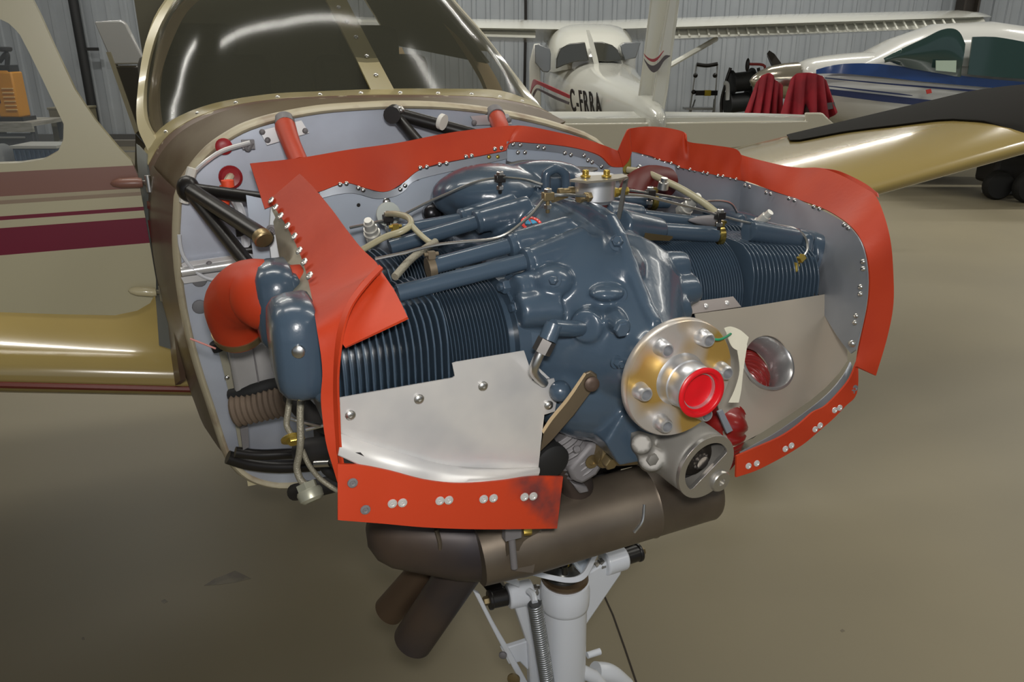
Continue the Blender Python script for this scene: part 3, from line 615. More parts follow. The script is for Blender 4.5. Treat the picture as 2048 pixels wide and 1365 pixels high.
# ---- firewall and fuselage nose
FWS = -.80
fwo = [(-0.8,-0.548,0.133),(-0.8,-0.534,0.161),(-0.8,-0.513,0.187),(-0.8,-0.485,0.214),(-0.8,-0.452,0.235),(-0.8,-0.415,0.252),(-0.8,-0.36,0.266),(-0.8,-0.286,0.277),(-0.8,-0.209,0.281),(-0.8,-0.131,0.282),(-0.8,-0.049,0.278),(-0.8,0.036,0.268),(-0.8,0.125,0.251),(-0.8,0.207,0.23)] + [(FWS, .30, .195), (FWS, .36, .13), (FWS, .39, .03), (FWS, .40, -.15), (FWS, .385, -.32), (FWS, .33, -.43), (FWS, .22, -.485), (FWS, .0, -.495), (FWS, -.2, -.495)] + [(-0.8,-0.329,-0.496),(-0.8,-0.404,-0.491),(-0.8,-0.45,-0.48),(-0.8,-0.489,-0.456),(-0.8,-0.514,-0.424),(-0.8,-0.528,-0.386),(-0.8,-0.543,-0.286),(-0.8,-0.557,-0.191),(-0.8,-0.565,-0.102),(-0.8,-0.566,-0.017),(-0.8,-0.561,0.059)]
fwo = cat(fwo + fwo[:1], 3)[:-1]
fw = build(M().plate(fwo, (-.01, 0, 0)), 'firewall', fwall, AP)
def offs(ol, d, s_):
    c = V((s_, -.09, -.1)); out = []
    n = len(ol)
    for i in range(n):
        t = (ol[(i+1) % n]-ol[i-1]); nn = Vector((0, t.z, -t.y)).normalized()
        if nn.dot(ol[i]-c) < 0: nn = -nn
        p = ol[i]+nn*d; out.append(V((s_, p.y, p.z)))
    return out
lipm = M().rings([offs(fwo, 0, -.80), offs(fwo, .0, -.789), offs(fwo, .005, -.785), offs(fwo, .009, -.789), offs(fwo, .014, -.80), offs(fwo, .013, -.83)], cap=False)
build(lipm, 'cowl_flange', creamlip, AP, label='worn cream rim around the firewall', smooth=60)
# nose skin behind the rim: the sides run back to the door jamb, the top deck to the windshield
def ringat(d, s_): return offs(fwo, d, s_)
n_ = len(fwo)
topi = [i for i in range(n_) if fwo[i].z > .10]
r0, r1, r2, r3 = ringat(.012, -.82), ringat(.03, -.90), ringat(.048, -1.0), ringat(.055, -1.08)
low = [i for i in range(n_) if fwo[i].z < .15]
k0 = max(i for i in range(n_) if fwo[i].z >= .15); low = [i for i in low if i > k0] + [i for i in low if i < k0]
side = M().rings([[r[i] for i in low] for r in (r0, r1, r2, r3)], cap=False, closed=False)
build(side, 'nose_skin', brownside, AP, label='brown painted nose skin behind the rim', smooth=60)
G = [[V(a) for a in resample(cat([(-1.06,-0.596,0.142),(-1.03,-0.578,0.18),(-1,-0.543,0.221),(-0.98,-0.498,0.251),(-0.96,-0.435,0.275),(-0.94,-0.339,0.29),(-0.93,-0.22,0.293),(-0.93,-0.094,0.291),(-0.93,0.017,0.288),(-0.95,0.142,0.276),(-0.98,0.255,0.253),(-1,0.331,0.223)], 4), 60)],
     [V(a) for a in resample(cat([(-1.12,-0.601,0.17),(-1.12,-0.574,0.204),(-1.1,-0.537,0.238),(-1.06,-0.467,0.269),(-1.02,-0.369,0.289),(-1,-0.248,0.296),(-1,-0.119,0.297),(-1,0.017,0.293),(-1.03,0.149,0.284),(-1.1,0.283,0.259),(-1.12,0.327,0.242)], 4), 60)],
     [V(a) for a in resample(cat([(-1.22,-0.605,0.178),(-1.22,-0.573,0.214),(-1.2,-0.53,0.244),(-1.15,-0.451,0.275),(-1.12,-0.336,0.293),(-1.11,-0.228,0.297),(-1.1,-0.07,0.3),(-1.12,0.082,0.296),(-1.17,0.231,0.287),(-1.28,0.367,0.251),(-1.3,0.396,0.238)], 4), 60)]]
mid = [a.lerp(b, .5) for a, b in zip(G[0], G[1])]
rr = [offs(fwo, .016, -.82)]
# deck between firewall rim and windshield trim
dk = []
lipA = [V(a) for a in resample(cat([(-0.83,-0.563,0.091),(-0.83,-0.555,0.128),(-0.83,-0.539,0.162),(-0.83,-0.517,0.188),(-0.83,-0.487,0.216),(-0.83,-0.453,0.238),(-0.83,-0.412,0.256),(-0.83,-0.356,0.27),(-0.83,-0.28,0.281),(-0.83,-0.202,0.285),(-0.83,-0.122,0.286),(-0.83,-0.039,0.283),(-0.83,0.048,0.274),(-0.83,0.138,0.257),(-0.83,0.224,0.233)], 4), 60)]
build(M().sheet([lipA, G[0]], .006), 'nose_deck', brown, AP, label='brown worn deck between rim and windshield', smooth=60)
build(M().sheet([G[0], [a.lerp(b, .6) for a, b in zip(G[0], G[1])]], .006), 'deck_band', mat('chipped_brown_band', (.13, .075, .045), .45, col2=(.48, .42, .28), nscale=22, mix=(.60, .64), detail=7, stretch=(1, 1, 3)), AP, label='chipped brown band in front of the trim', smooth=60)
trim = build(M().sheet([[a.lerp(b, .6) for a, b in zip(G[0], G[1])], G[1], G[2]], .008), 'windshield_trim', mat('cream_gold_trim', (.50, .42, .21), .3, col2=(.40, .33, .16), nscale=9, coat=.3), AP, label='cream gold trim strip at the windshield base', smooth=60)
heads('screw', [G[1][i]+Vector((.004, 0, .004)) for i in range(4, 58, 5)], (.7, 0, .7), .005, steel, trim, 'dome')
# ---- windshield
T2 = [V(a) for a in resample(cat([(-1.42,-0.604,0.256),(-1.5,-0.589,0.328),(-1.56,-0.556,0.422),(-1.6,-0.517,0.488),(-1.62,-0.447,0.555),(-1.64,-0.328,0.614),(-1.66,-0.126,0.666),(-1.66,0.068,0.662),(-1.66,0.198,0.602),(-1.62,0.266,0.515),(-1.55,0.324,0.426),(-1.45,0.354,0.345),(-1.35,0.372,0.274)], 4), 60)]
B2 = [p+Vector((-.01, 0, .002)) for p in G[2]]
gl = M(); rows = []
for j in range(9):
    t = j/8; rows.append([B2[i].lerp(T2[i], t) + Vector((.055*math.sin(PI*t)*math.sin(PI*i/59), 0, .05*math.sin(PI*t)*math.sin(PI*i/59))) for i in range(60)])
build(M().sheet(rows, .004), 'windshield', glass, AP, label='tinted two piece windshield', smooth=70)
mulA = [(-1.07,-0.116,0.289),(-1.2,-0.135,0.393),(-1.38,-0.152,0.508),(-1.5,-0.172,0.59)]; mulB = [(-1.07,-0.065,0.294),(-1.2,-0.085,0.393),(-1.38,-0.1,0.509),(-1.5,-0.114,0.592)]
mul = build(M().ribbon(mulA, mulB, .006, 20, 2), 'center_strip', mat('olive_gold_strip', (.30, .25, .11), .35), AP, label='olive centre strip with screws')
heads('screw', [(-1.115,-0.097,0.334),(-1.165,-0.104,0.374),(-1.225,-0.113,0.416),(-1.28,-0.121,0.451),(-1.335,-0.127,0.485)], (.8, 0, .55), .0055, steel, mul, 'dome')
# left front post of the windshield (cream outside, tan inside), right post
build(M().ribbon([(-1.16,-0.596,0.18),(-1.3,-0.613,0.226),(-1.42,-0.601,0.308),(-1.5,-0.574,0.398),(-1.56,-0.534,0.469),(-1.6,-0.485,0.53)], [(-1.16,-0.575,0.201),(-1.3,-0.595,0.242),(-1.42,-0.585,0.314),(-1.5,-0.553,0.404),(-1.56,-0.51,0.475),(-1.6,-0.456,0.53)], .012, 30, 2), 'windshield_post', cream, AP, label='cream windshield post on the door side')
build(M().ribbon([(-1.22,-0.581,0.199),(-1.36,-0.586,0.248),(-1.46,-0.574,0.318),(-1.54,-0.541,0.404),(-1.6,-0.495,0.477),(-1.62,-0.445,0.526)], [(-1.24,-0.564,0.216),(-1.38,-0.563,0.275),(-1.48,-0.547,0.334),(-1.56,-0.515,0.404),(-1.62,-0.468,0.478),(-1.64,-0.411,0.528)], .008, 30, 2), 'post_lining', pillar, AP, label='tan lining inside the door side post')
build(M().ribbon([(-1.24,0.385,0.227),(-1.3,0.37,0.27),(-1.42,0.349,0.348),(-1.52,0.316,0.431),(-1.6,0.252,0.526),(-1.62,0.214,0.561)], [(-1.24,0.349,0.251),(-1.3,0.337,0.289),(-1.42,0.319,0.364),(-1.52,0.285,0.444),(-1.6,0.219,0.533),(-1.62,0.184,0.565)], .012, 30, 2), 'windshield_post', mat('glossy_cream_post', (.62, .58, .45), .08, coat=.8), AP, label='glossy cream windshield post on the far side')
build(M().ribbon([(-1.5,0.374,0.26),(-1.58,0.374,0.314),(-1.68,0.34,0.413),(-1.76,0.297,0.508),(-1.8,0.272,0.559)], [(-1.5,0.326,0.261),(-1.58,0.331,0.314),(-1.68,0.3,0.413),(-1.76,0.254,0.507),(-1.8,0.228,0.558)], .02, 24, 2), 'post_lining', pillar, AP, label='tan lining of the far windshield post')
# roof, headliner, far side window frame seen through the glass
roof = M(); a = T2; b = [V((-2.6, p.y*.95, p.z+.04)) for p in T2]
for_roof = [i for i in range(60) if T2[i].z > .38]
build(M().sheet([[T2[i] for i in for_roof], [b[i] for i in for_roof]], .02), 'cabin_roof', cream, AP, smooth=60)
build(M().sheet([[T2[i]+Vector((-.03, 0, -.035)) for i in for_roof], [V((-2.5, T2[i].y*.9, T2[i].z+.02)) for i in for_roof]], .01), 'headliner', headl, AP, smooth=60)
build(M().ribbon([(-2.911,0.4,0.379),(-2.679,0.4,0.254)], [(-2.725,0.4,0.39),(-2.513,0.4,0.256)], .03, 4, 1), 'door_post_far', pillar, AP, label='tan post between the far side windows')
build(M().plate([(-1.3, .39, .19), (-1.3, .39, -.35), (-2.7, .39, -.35), (-2.7, .39, .23), (-2.2, .39, .21)], (0, .02, 0)), 'cabin_side_far', headl, AP)
build(M().plate([(-2.65, -.6, -.35), (-2.65, .4, -.35), (-2.65, .4, .28), (-2.65, .0, .68), (-2.65, -.6, .68)], (-.02, 0, 0)), 'cabin_bulkhead', headl, AP)
build(M().plate([(-1.25, -.58, .19), (-1.25, .37, .19), (-1.25, .37, -.3), (-1.25, -.58, -.3)], (-.03, 0, 0)).plate([(-1.13, -.5, .235), (-1.13, .30, .235), (-1.45, .36, .225), (-1.45, -.56, .225)], (0, 0, -.02)), 'glareshield', dashm, AP, bevel=.01)
for yy in (-.42, .1):
    build(M().box((-1.95, yy, .12), (.12, .38, .5), Matrix.Rotation(R(-12), 3, 'Y')).box((-2.0, yy, .40), (.08, .2, .12)), 'seat_back', mat('dark_seat_cloth', (.04, .038, .03), .9) if yy < 0 else bpy.data.materials['dark_seat_cloth'], AP, bevel=.03)
build(M().plate([(-2.6, -.57, -.36), (-2.6, .4, -.36), (-1.2, .4, -.36), (-1.2, -.57, -.36)], (0, 0, -.06)), 'cabin_floor', headl, AP)
# fuselage side and tail behind the cabin
build(M().rings([[V((s_, -.1+ry*math.cos(2*PI*k/24), zc+rz*math.sin(2*PI*k/24))) for k in range(24)] for s_, ry, zc, rz in ((-2.68, .52, -.02, .48), (-3.6, .40, .0, .36), (-5.2, .16, .06, .2), (-5.9, .06, .08, .14))]), 'tail_fuselage', cream, AP, smooth=60)
build(M().plate([(-1.06, .46, .17), (-1.06, .46, -.44), (-2.7, .44, -.44), (-2.7, .42, .17)], (0, -.02, 0)), 'fuselage_side', cream, AP)
build(M().plate([(-.82, .38, -.46), (-.82, -.5, -.46), (-2.7, -.5, -.50), (-2.7, .38, -.50)], (0, 0, -.03)), 'belly_skin', cream, AP)
build(M().plate([(-1.85, -.60, -.44), (-1.85, -.60, .2), (-2.7, -.58, .2), (-2.7, -.58, -.44)], (0, .02, 0)), 'fuselage_side', cream, AP)
# door jamb
build(M().ribbon([(-1.16,-0.617,0.196),(-1.12,-0.62,0.148),(-1.1,-0.622,0.055),(-1.1,-0.623,-0.045),(-1.1,-0.626,-0.136),(-1.1,-0.635,-0.243)], [(-1.12,-0.6,0.178),(-1.08,-0.602,0.131),(-1.08,-0.6,0.035),(-1.07,-0.599,-0.051),(-1.06,-0.602,-0.128),(-1.06,-0.604,-0.245)], .01, 20, 1), 'door_jamb', jamb, AP, label='grey door jamb')
# small stripes carried over the brown nose skin
for a_, b_ in (([(-1.06,-0.606,0.091),(-1,-0.59,0.09),(-0.9,-0.574,0.09)], [(-1.06,-0.607,0.076),(-1,-0.59,0.075),(-0.9,-0.575,0.077)]), ([(-1.06,-0.61,0.051),(-1,-0.592,0.05),(-0.9,-0.577,0.053)], [(-1.06,-0.61,0.014),(-1,-0.592,0.017),(-0.9,-0.579,0.029)])):
    build(M().ribbon([V(q)+Vector((.0, -.008, 0)) for q in a_], [V(q)+Vector((0, -.008, 0)) for q in b_], .002, 10, 1), 'stripe', maroonp, AP, label='maroon stripe end on the nose')
# ---- open door
ds = -1.07
dol = [(-1.07,-0.622,-0.082),(-1.07,-0.626,-0.11),(-1.07,-0.641,-0.133),(-1.07,-0.669,-0.147),(-1.07,-0.714,-0.152),(-1.07,-0.817,-0.136),(-1.07,-0.991,-0.106),(-1.07,-0.945,0.115),(-1.07,-0.863,0.508),(-1.07,-0.768,0.51),(-1.07,-0.756,0.485),(-1.07,-0.746,0.451),(-1.07,-0.732,0.393),(-1.07,-0.711,0.315),(-1.07,-0.685,0.257),(-1.07,-0.649,0.197),(-1.07,-0.632,0.174),(-1.07,-0.624,0.142),(-1.07,-0.623,0.061)]
dwin = [(-1.07,-0.93,0.185),(-1.07,-0.89,0.181),(-1.07,-0.831,0.18),(-1.07,-0.788,0.185),(-1.07,-0.761,0.199),(-1.07,-0.748,0.221),(-1.07,-0.742,0.251),(-1.07,-0.75,0.283),(-1.07,-0.763,0.334),(-1.07,-0.776,0.382),(-1.07,-0.787,0.419),(-1.07,-0.804,0.44),(-1.07,-0.828,0.446),(-1.07,-0.875,0.449)]
door = M().holed(dol, [(-1.07,-0.813,0.271)][0], dwin, (-.03, 0, 0), 96)
zt, zb = [[(-1.07,-0.646,0.159)][0][2], [(-1.07,-0.654,0.11)][0][2], [(-1.07,-0.654,0.107)][0][2], [(-1.07,-0.656,0.094)][0][2], [(-1.07,-0.659,0.076)][0][2], [(-1.07,-0.661,0.063)][0][2], [(-1.07,-0.663,0.047)][0][2], [(-1.07,-0.671,-0.002)][0][2]], 0
dcen = V((ds, -.8, 0))
DC = (.50, .455, .30)
dm = bands('door_paint', [(-1.0, DC), (zt[7], MAROON), (zt[6], DC), (zt[5], MAROON), (zt[4], DC), (zt[3], (.30, .22, .15)), (zt[2], (.42, .36, .24)), (zt[1], MAUVE), (zt[0], DC), (1.0, DC)], 2, .28)
dr = build(door, 'door', dm, AP, label='open cream door with brown and maroon stripes', origin=(ds, -.8, 0), smooth=20)
build(M().plate([(-1.085,-0.932,0.183),(-1.085,-0.892,0.18),(-1.085,-0.833,0.178),(-1.085,-0.79,0.183),(-1.085,-0.763,0.197),(-1.085,-0.749,0.219),(-1.085,-0.744,0.25),(-1.085,-0.751,0.282),(-1.085,-0.764,0.334),(-1.085,-0.778,0.382),(-1.085,-0.789,0.419),(-1.085,-0.806,0.44),(-1.085,-0.831,0.447),(-1.085,-0.876,0.45)], (-.003, 0, 0)), 'door_window', clearg, dr)
for pts, lab, mt_ in (([(-1.05,-0.677,0.133),(-1.05,-0.617,0.131)], 'mauve hinge fairing', mat('mauve_fairing', MAUVE, .35)), ([(-1.05,-0.679,-0.095),(-1.05,-0.625,-0.104)], 'cream hinge fairing', cream)):
    h_ = build(M().rings([[V(pts[0]).lerp(V(pts[1]), t)+Vector((r*1.2*max(0, math.cos(2*PI*k/12)), 0, r*math.sin(2*PI*k/12))) for k in range(12)] for t, r in ((0, .001), (.08, .006), (.3, .010), (.85, .011), (1, .009))]), 'hinge', mt_, dr, label=lab)
    e = V(pts[1])
    build(M().tube([e, e+Vector((.01, .02, .0)), e+Vector((.03, .07, -.002))], .005), 'hinge_arm', steel, dr)
    build(M().cyl(e+Vector((.012, .012, -.018)), e+Vector((.012, .012, .016)), .006, n=10), 'hinge_pin', steel, dr)
# ---- wings (straight leading edge, curled skin)
def wingmesh(le0, le1, chord, z_in, th=.14):
    secs = []
    for t in [i/8 for i in range(9)]:
        o = V(le0).lerp(V(le1), t); secs.append([V((o.x - a, o.y, o.z + b)) for a, b in airfoil(chord, th, 18)])
    return M().rings(secs)
wR = wingmesh((-1.10, -.52, -.36), (-1.10, -3.9, .32), 1.6, 0, .15)
sw = build(wR, 'wing', creamw, AP, label='near wing with glossy gold leading edge', smooth=60)
build(M().ribbon([(-1.35, -.60, -.245), (-1.6, -.60, -.225), (-2.2, -.60, -.235)], [(-1.35, -1.4, -.10), (-1.6, -1.4, -.075), (-2.2, -1.4, -.09)], .004, 10, 2), 'walkway', walk, sw, label='dark walkway coating on the wing root')
build(M().tube([(-1.096, -.53, -.372), (-1.096, -1.6, -.155), (-1.096, -3.9, .308)], .007, 6, 1), 'leading_edge_line', maroonp, sw, label='thin maroon line under the leading edge')
# wing root fairing and nose corner
build(M().ribbon([(-0.95,-0.587,-0.087),(-0.96,-0.595,-0.188),(-1,-0.598,-0.296)], [(-1.06,-0.603,-0.116),(-1.08,-0.61,-0.239),(-1.1,-0.613,-0.346)], .012, 12, 2), 'root_fairing', brownside, AP)
plA = [(-1.663,1.45,-0.052)][0]
wl0 = [(-1.35,0.88,-0.225)][0]; wl1 = [(-1.35,2.507,0.015)][0]
wl2 = [wl1[i]+(wl1[i]-wl0[i])*.55 for i in range(3)]
wl0 = [wl1[i]-(wl1[i]-wl0[i])*1.05 for i in range(3)]
wL = M(); secs = []
for t in [i/12 for i in range(13)]:
    o = V(wl0).lerp(V(wl2), t); secs.append([V((o.x - a, o.y, o.z + b)) for a, b in airfoil(1.05, .122, 18, .018)])
wl = build(wL.rings(secs), 'wing', creamw, AP, label='far wing with gold leading edge', smooth=60)

cvm = M(); G = []
tt = [.68+.87*i/40 for i in range(41)]
def a0f(t):
    q = [(.68, .66), (.8, .60), (.9, .47), (1.0, .38), (1.03, .22), (1.05, .02), (2, .005)]
    for (a, b), (c, d) in zip(q, q[1:]):
        if t <= c: return b+(d-b)*(t-a)/(c-a)
    return .005
for j in range(13):
    row = []
    for t in tt:
        a0 = a0f(t)
        o = V(wl0).lerp(V(wl1), 1/1.0) ; P0 = V([(-1.35,0.88,-0.225)][0]); P1w = V([(-1.35,2.507,0.015)][0]); o = P0+(P1w-P0)*t
        amx = max(a0+.02, min(1.0, .72+(t-.68)*2)); a = a0 + (amx-a0)*(j/12); x = a/1.05; x = max(x, .0005); th = 5*.122*(.2969*math.sqrt(x)-.126*x-.3516*x*x+.2843*x**3-.1036*x**4)
        row.append(V((o.x-a, o.y, o.z+1.05*(.018*4*x*(1-x)+th)+.008)))
    G.append(row)
cv = build(cvm.sheet(G, .004), 'wing_cover', cover, None, smooth=60)
cv.matrix_world = Matrix.Translation((OX, OY, OZ)) @ Matrix.Rotation(R(23-90), 4, 'Z') @ Matrix.Translation(POS[cv.name])
tag(cv, 'dark grey cover sheet lying over the aft top of the far gold wing', 'cover')
# ---- firewall fittings
FX = -.79
for pts in ([(-0.785,-0.565,0.018),(-0.785,-0.56,0.021),(-0.785,-0.39,0.029),(-0.785,-0.391,0.014),(-0.785,-0.562,0.008)], [(-0.785,-0.569,-0.007),(-0.785,-0.563,-0.006),(-0.785,-0.393,0),(-0.785,-0.394,-0.013),(-0.785,-0.565,-0.019)]):
    build(M().plate(pts, (.006, 0, 0)), 'stiffener', alum, fw)
build(M().tube([V(a) for a in [(-0.78,-0.567,0.004),(-0.78,-0.392,0.013)]], .009, 10, 1), 'stiffener', alum, fw)
heads('rivet', [(-0.778,-0.517,0.014),(-0.778,-0.462,0.017),(-0.778,-0.562,0.003),(-0.778,-0.555,0.007),(-0.778,-0.504,0.007)] + [(-0.778,-0.502,0.01),(-0.778,-0.557,0.007)], (1, 0, 0), .006, greycast, fw)
for a in [(-0.789,-0.538,-0.017),(-0.789,-0.544,-0.07)]: build(M().lathe(a, (1, 0, 0), [(0, .014), (.002, .013), (.004, .008)], 14), 'plug', mat('grey_plug', (.17, .17, .18), .6) if 'grey_plug' not in bpy.data.materials else bpy.data.materials['grey_plug'], fw)
# inspection plate behind the left orange tube, clip plate behind the right one
ip = build(M().plate([(-0.785,-0.4,0.251),(-0.785,-0.324,0.267),(-0.785,-0.312,0.244),(-0.785,-0.39,0.225)], (.004, 0, 0)), 'access_plate', alum, fw)
heads('screw', [(-0.78,-0.396,0.249),(-0.78,-0.388,0.234),(-0.78,-0.319,0.248)], (1, 0, 0), .0055, greycast, ip)
ip2 = build(M().plate([(-0.785,0.009,0.264),(-0.785,0.091,0.266),(-0.785,0.099,0.245),(-0.785,0.02,0.246)], (.004, 0, 0)), 'access_plate', alum, fw)
heads('screw', [(-0.78,0.016,0.251),(-0.78,0.092,0.254)], (1, 0, 0), .006, greycast, ip2)
build(M().lathe([(-0.786,-0.465,0.226)][0], (1, 0, 0), [(0, .013), (.004, .015), (.007, .011), (.007, .003)], 18), 'grommet', redrub, fw)
gr = build(M().lathe([(-0.786,-0.46,0.171)][0], (1, 0, 0), [(0, .021), (.006, .021), (.010, .016), (.008, .006)], 22), 'grommet', redrub, fw)
build(M().tube([V(a) for a in [(-0.78,-0.46,0.173),(-0.76,-0.467,0.168),(-0.75,-0.474,0.159)]], .007), 'fire_sleeve', mat('cream_sleeve', (.7, .62, .45), .5), AP)
build(M().tube([V(a) for a in [(-0.745,-0.474,0.161),(-0.74,-0.478,0.142),(-0.745,-0.483,0.115)]], [.009, .010, .011], 12), 'tape_wrap', tape, AP)
build(M().lathe([(-0.74,-0.469,0.166)][0], (0, 0, 1), [(-.006, .011), (.006, .011)], 14), 'tape_wrap', tape, AP)
build(M().tube([V(a) for a in [(-0.74,-0.468,0.151),(-0.72,-0.46,0.136),(-0.7,-0.456,0.125),(-0.7,-0.453,0.107),(-0.7,-0.453,0.087),(-0.7,-0.453,0.071),(-0.7,-0.453,0.053),(-0.7,-0.449,0.034)]], .008), 'hose', whitepart, AP, label='white hose down the firewall')
for a in [(-0.7,-0.455,0.087),(-0.7,-0.454,0.053)]: build(M().tube([V(a)+Vector((0, -.013, 0)), V(a)+Vector((0, .013, 0))], .0095, 10, 1), 'cable_tie', black, AP)
build(M().tube([V(a) for a in [(-0.775,-0.561,0.074),(-0.775,-0.562,0.054),(-0.775,-0.559,0.033),(-0.775,-0.548,0.011),(-0.775,-0.529,-0.009),(-0.775,-0.502,-0.02)]], .0035), 'hose', whitepart, AP)
build(M().tube([V(a) for a in [(-0.77,-0.549,0.138),(-0.77,-0.54,0.159),(-0.77,-0.52,0.185),(-0.77,-0.492,0.207),(-0.77,-0.465,0.221),(-0.77,-0.429,0.23),(-0.77,-0.42,0.232)]], .0042), 'cable', alum, AP, label='grey sheathed cable around the firewall edge')
for a in [(-0.775,-0.535,0.163)]: build(M().tube([V(a)+Vector((.01, -.01, -.03)), V(a)+Vector((.01, .0, 0)), V(a)+Vector((.01, .012, .03))], .009), 'cable_tie', whitetie, AP)
build(M().box([(-0.78,-0.423,0.228)][0], (.012, .022, .016)).tube([V(a) for a in [(-0.775,-0.429,0.228),(-0.775,-0.425,0.219),(-0.775,-0.416,0.231)]], .004), 'cable_clamp', greycast, AP)
# orange ducts from the firewall to the baffle
for pa, r_, nm in (([(-0.785,-0.353,0.263),(-0.77,-0.355,0.255),(-0.7,-0.357,0.233),(-0.64,-0.354,0.205)], [.017, .019, .0165, .016], ''), ([(-0.785,0.065,0.264),(-0.77,0.062,0.258),(-0.68,0.033,0.249),(-0.63,0.019,0.228)], [.016, .017, .016, .016], '')):
    tb = build(M().tube([V(a) for a in pa], r_, 16), 'cabin_hose', orange, AP, label='orange wrapped tube at the firewall')
    build(M().tube([V(pa[0])+Vector((-.01, 0, .004)), V(pa[0]).lerp(V(pa[1]), .6)], .0185, 18, 1), 'hose_clamp', greycast, tb)
# black engine mount tubes
def bt(a, b, r=.0125): return build(M().tube([V(a), V(b)], r, 14, 1), 'mount_tube', black, AP)
N1 = [(-0.76,-0.535,0.158)][0]
bt(N1, [(-0.66,-0.416,0.148)][0], .0115); bt(N1, [(-0.5,-0.436,0.114)][0], .0135); bt(N1, [(-0.52,-0.451,0.044)][0], .0125)
build(M().ball(N1, (.02, .02, .024)), 'mount_fitting', black, AP)
build(M().lathe([(-0.5,-0.444,0.121)][0], (1, .3, -.6), [(0, .014), (.004, .0150), (.012, .0150), (.014, .013)], 18), 'mount_collar', brass, AP)
N2 = [(-0.76,-0.156,0.277)][0]
bt(N2, [(-0.665,0.025,0.225)][0], .0125); bt(N2, [(-0.675,-0.121,0.216)][0], .011); bt(V(N2)+Vector((0, .004, .0)), V(N2)+Vector((.03, -.01, -.002)), .016)
build(M().ball([(-0.745,-0.145,0.282)][0], .008), 'bolt', steel, AP)
build(M().lathe([(-0.66,-0.091,0.266)][0], (.7, .6, -.25), [(-.004, .0145), (.004, .0145)], 16), 'cable_tie', whitetie, AP)
build(M().tube([V(a) for a in [(-0.765,-0.533,-0.384),(-0.765,-0.492,-0.408),(-0.765,-0.434,-0.428),(-0.765,-0.353,-0.441)]], .014, 12), 'mount_tube', black, AP); build(M().tube([V(a) for a in [(-0.74,-0.518,-0.363),(-0.74,-0.472,-0.379),(-0.74,-0.394,-0.393),(-0.74,-0.292,-0.423)]], .011, 12), 'mount_tube', black, AP)
# lower firewall: heater box, brown scat hose, bracket
build(M().plate([(-0.74,-0.508,-0.118),(-0.74,-0.417,-0.113),(-0.74,-0.412,-0.235),(-0.74,-0.504,-0.242)], (.06, 0, 0)), 'heater_box', duct, AP, bevel=.008)
build(M().tube([V(a) for a in [(-0.675,-0.466,-0.09),(-0.675,-0.464,-0.139),(-0.675,-0.462,-0.195)]], .0015, 6, 1), 'box_seam', greycast, AP)
br = build(M().plate([(-0.77,-0.524,-0.136),(-0.77,-0.512,-0.135),(-0.77,-0.496,-0.254),(-0.77,-0.497,-0.354),(-0.77,-0.509,-0.363),(-0.77,-0.512,-0.262)], (.02, 0, 0)), 'bracket', mat('khaki_bracket', (.30, .28, .21), .6), AP)
heads('rivet', [(-0.748,-0.514,-0.206),(-0.748,-0.512,-0.253),(-0.748,-0.507,-0.273)], (1, 0, 0), .005, steel, br)
for pts in ([(-0.74,-0.525,-0.127),(-0.74,-0.52,-0.144)], [(-0.7,-0.513,-0.224),(-0.68,-0.479,-0.213),(-0.67,-0.443,-0.203),(-0.66,-0.412,-0.201)]): build(M().tube([V(a) for a in pts], .013, 12), 'rubber_seal', rubber, AP)
sc = []
for i in range(19): sc.append((i*.0075, .033 if i % 2 else .0285))
A_, B_ = V([(-0.69,-0.511,-0.251)][0]), V([(-0.66,-0.423,-0.232)][0])
build(M().lathe(A_, B_-A_, [(t*(B_-A_).length/.135, r) for t, r in sc], 24), 'heater_hose', brownhose, AP, smooth=70, label='brown ribbed heater hose')
build(M().plate([(-0.73,-0.504,-0.301),(-0.73,-0.489,-0.299),(-0.73,-0.492,-0.343),(-0.73,-0.504,-0.347)], (.02, 0, 0)), 'bracket', greycast, AP)
build(M().lathe([(-0.64,-0.419,-0.219)][0], (0, 1, .1), [(0, .014), (.03, .014), (.032, .009), (.05, .009)], 16), 'fitting', steel, AP)
# near-black clutter under the engine: sump, intake, lower mount
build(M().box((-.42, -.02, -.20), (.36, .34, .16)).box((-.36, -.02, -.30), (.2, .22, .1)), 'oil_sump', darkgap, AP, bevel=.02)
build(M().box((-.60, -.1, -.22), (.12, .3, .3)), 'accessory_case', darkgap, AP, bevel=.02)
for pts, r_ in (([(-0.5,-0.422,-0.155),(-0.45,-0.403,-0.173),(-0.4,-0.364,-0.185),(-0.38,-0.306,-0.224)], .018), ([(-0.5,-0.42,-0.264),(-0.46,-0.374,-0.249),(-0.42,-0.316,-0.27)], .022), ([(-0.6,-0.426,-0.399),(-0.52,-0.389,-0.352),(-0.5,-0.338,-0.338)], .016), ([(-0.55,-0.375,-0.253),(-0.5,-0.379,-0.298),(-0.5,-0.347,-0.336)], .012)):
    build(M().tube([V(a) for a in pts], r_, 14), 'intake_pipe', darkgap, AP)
build(M().tube([V(a) for a in [(-0.42,-0.406,-0.249),(-0.4,-0.385,-0.242)]], .006, 12, 1), 'clevis_pin', steel, AP)
# exhaust risers
for pts in ([(-0.26,-0.383,-0.152),(-0.26,-0.374,-0.17),(-0.3,-0.328,-0.254),(-0.33,-0.292,-0.331)], [(-0.2,-0.097,-0.183),(-0.2,-0.076,-0.183),(-0.21,-0.034,-0.25),(-0.22,-0.028,-0.304)]):
    build(M().tube([V(a) for a in pts], .027, 20), 'exhaust_riser', exhd, AP)

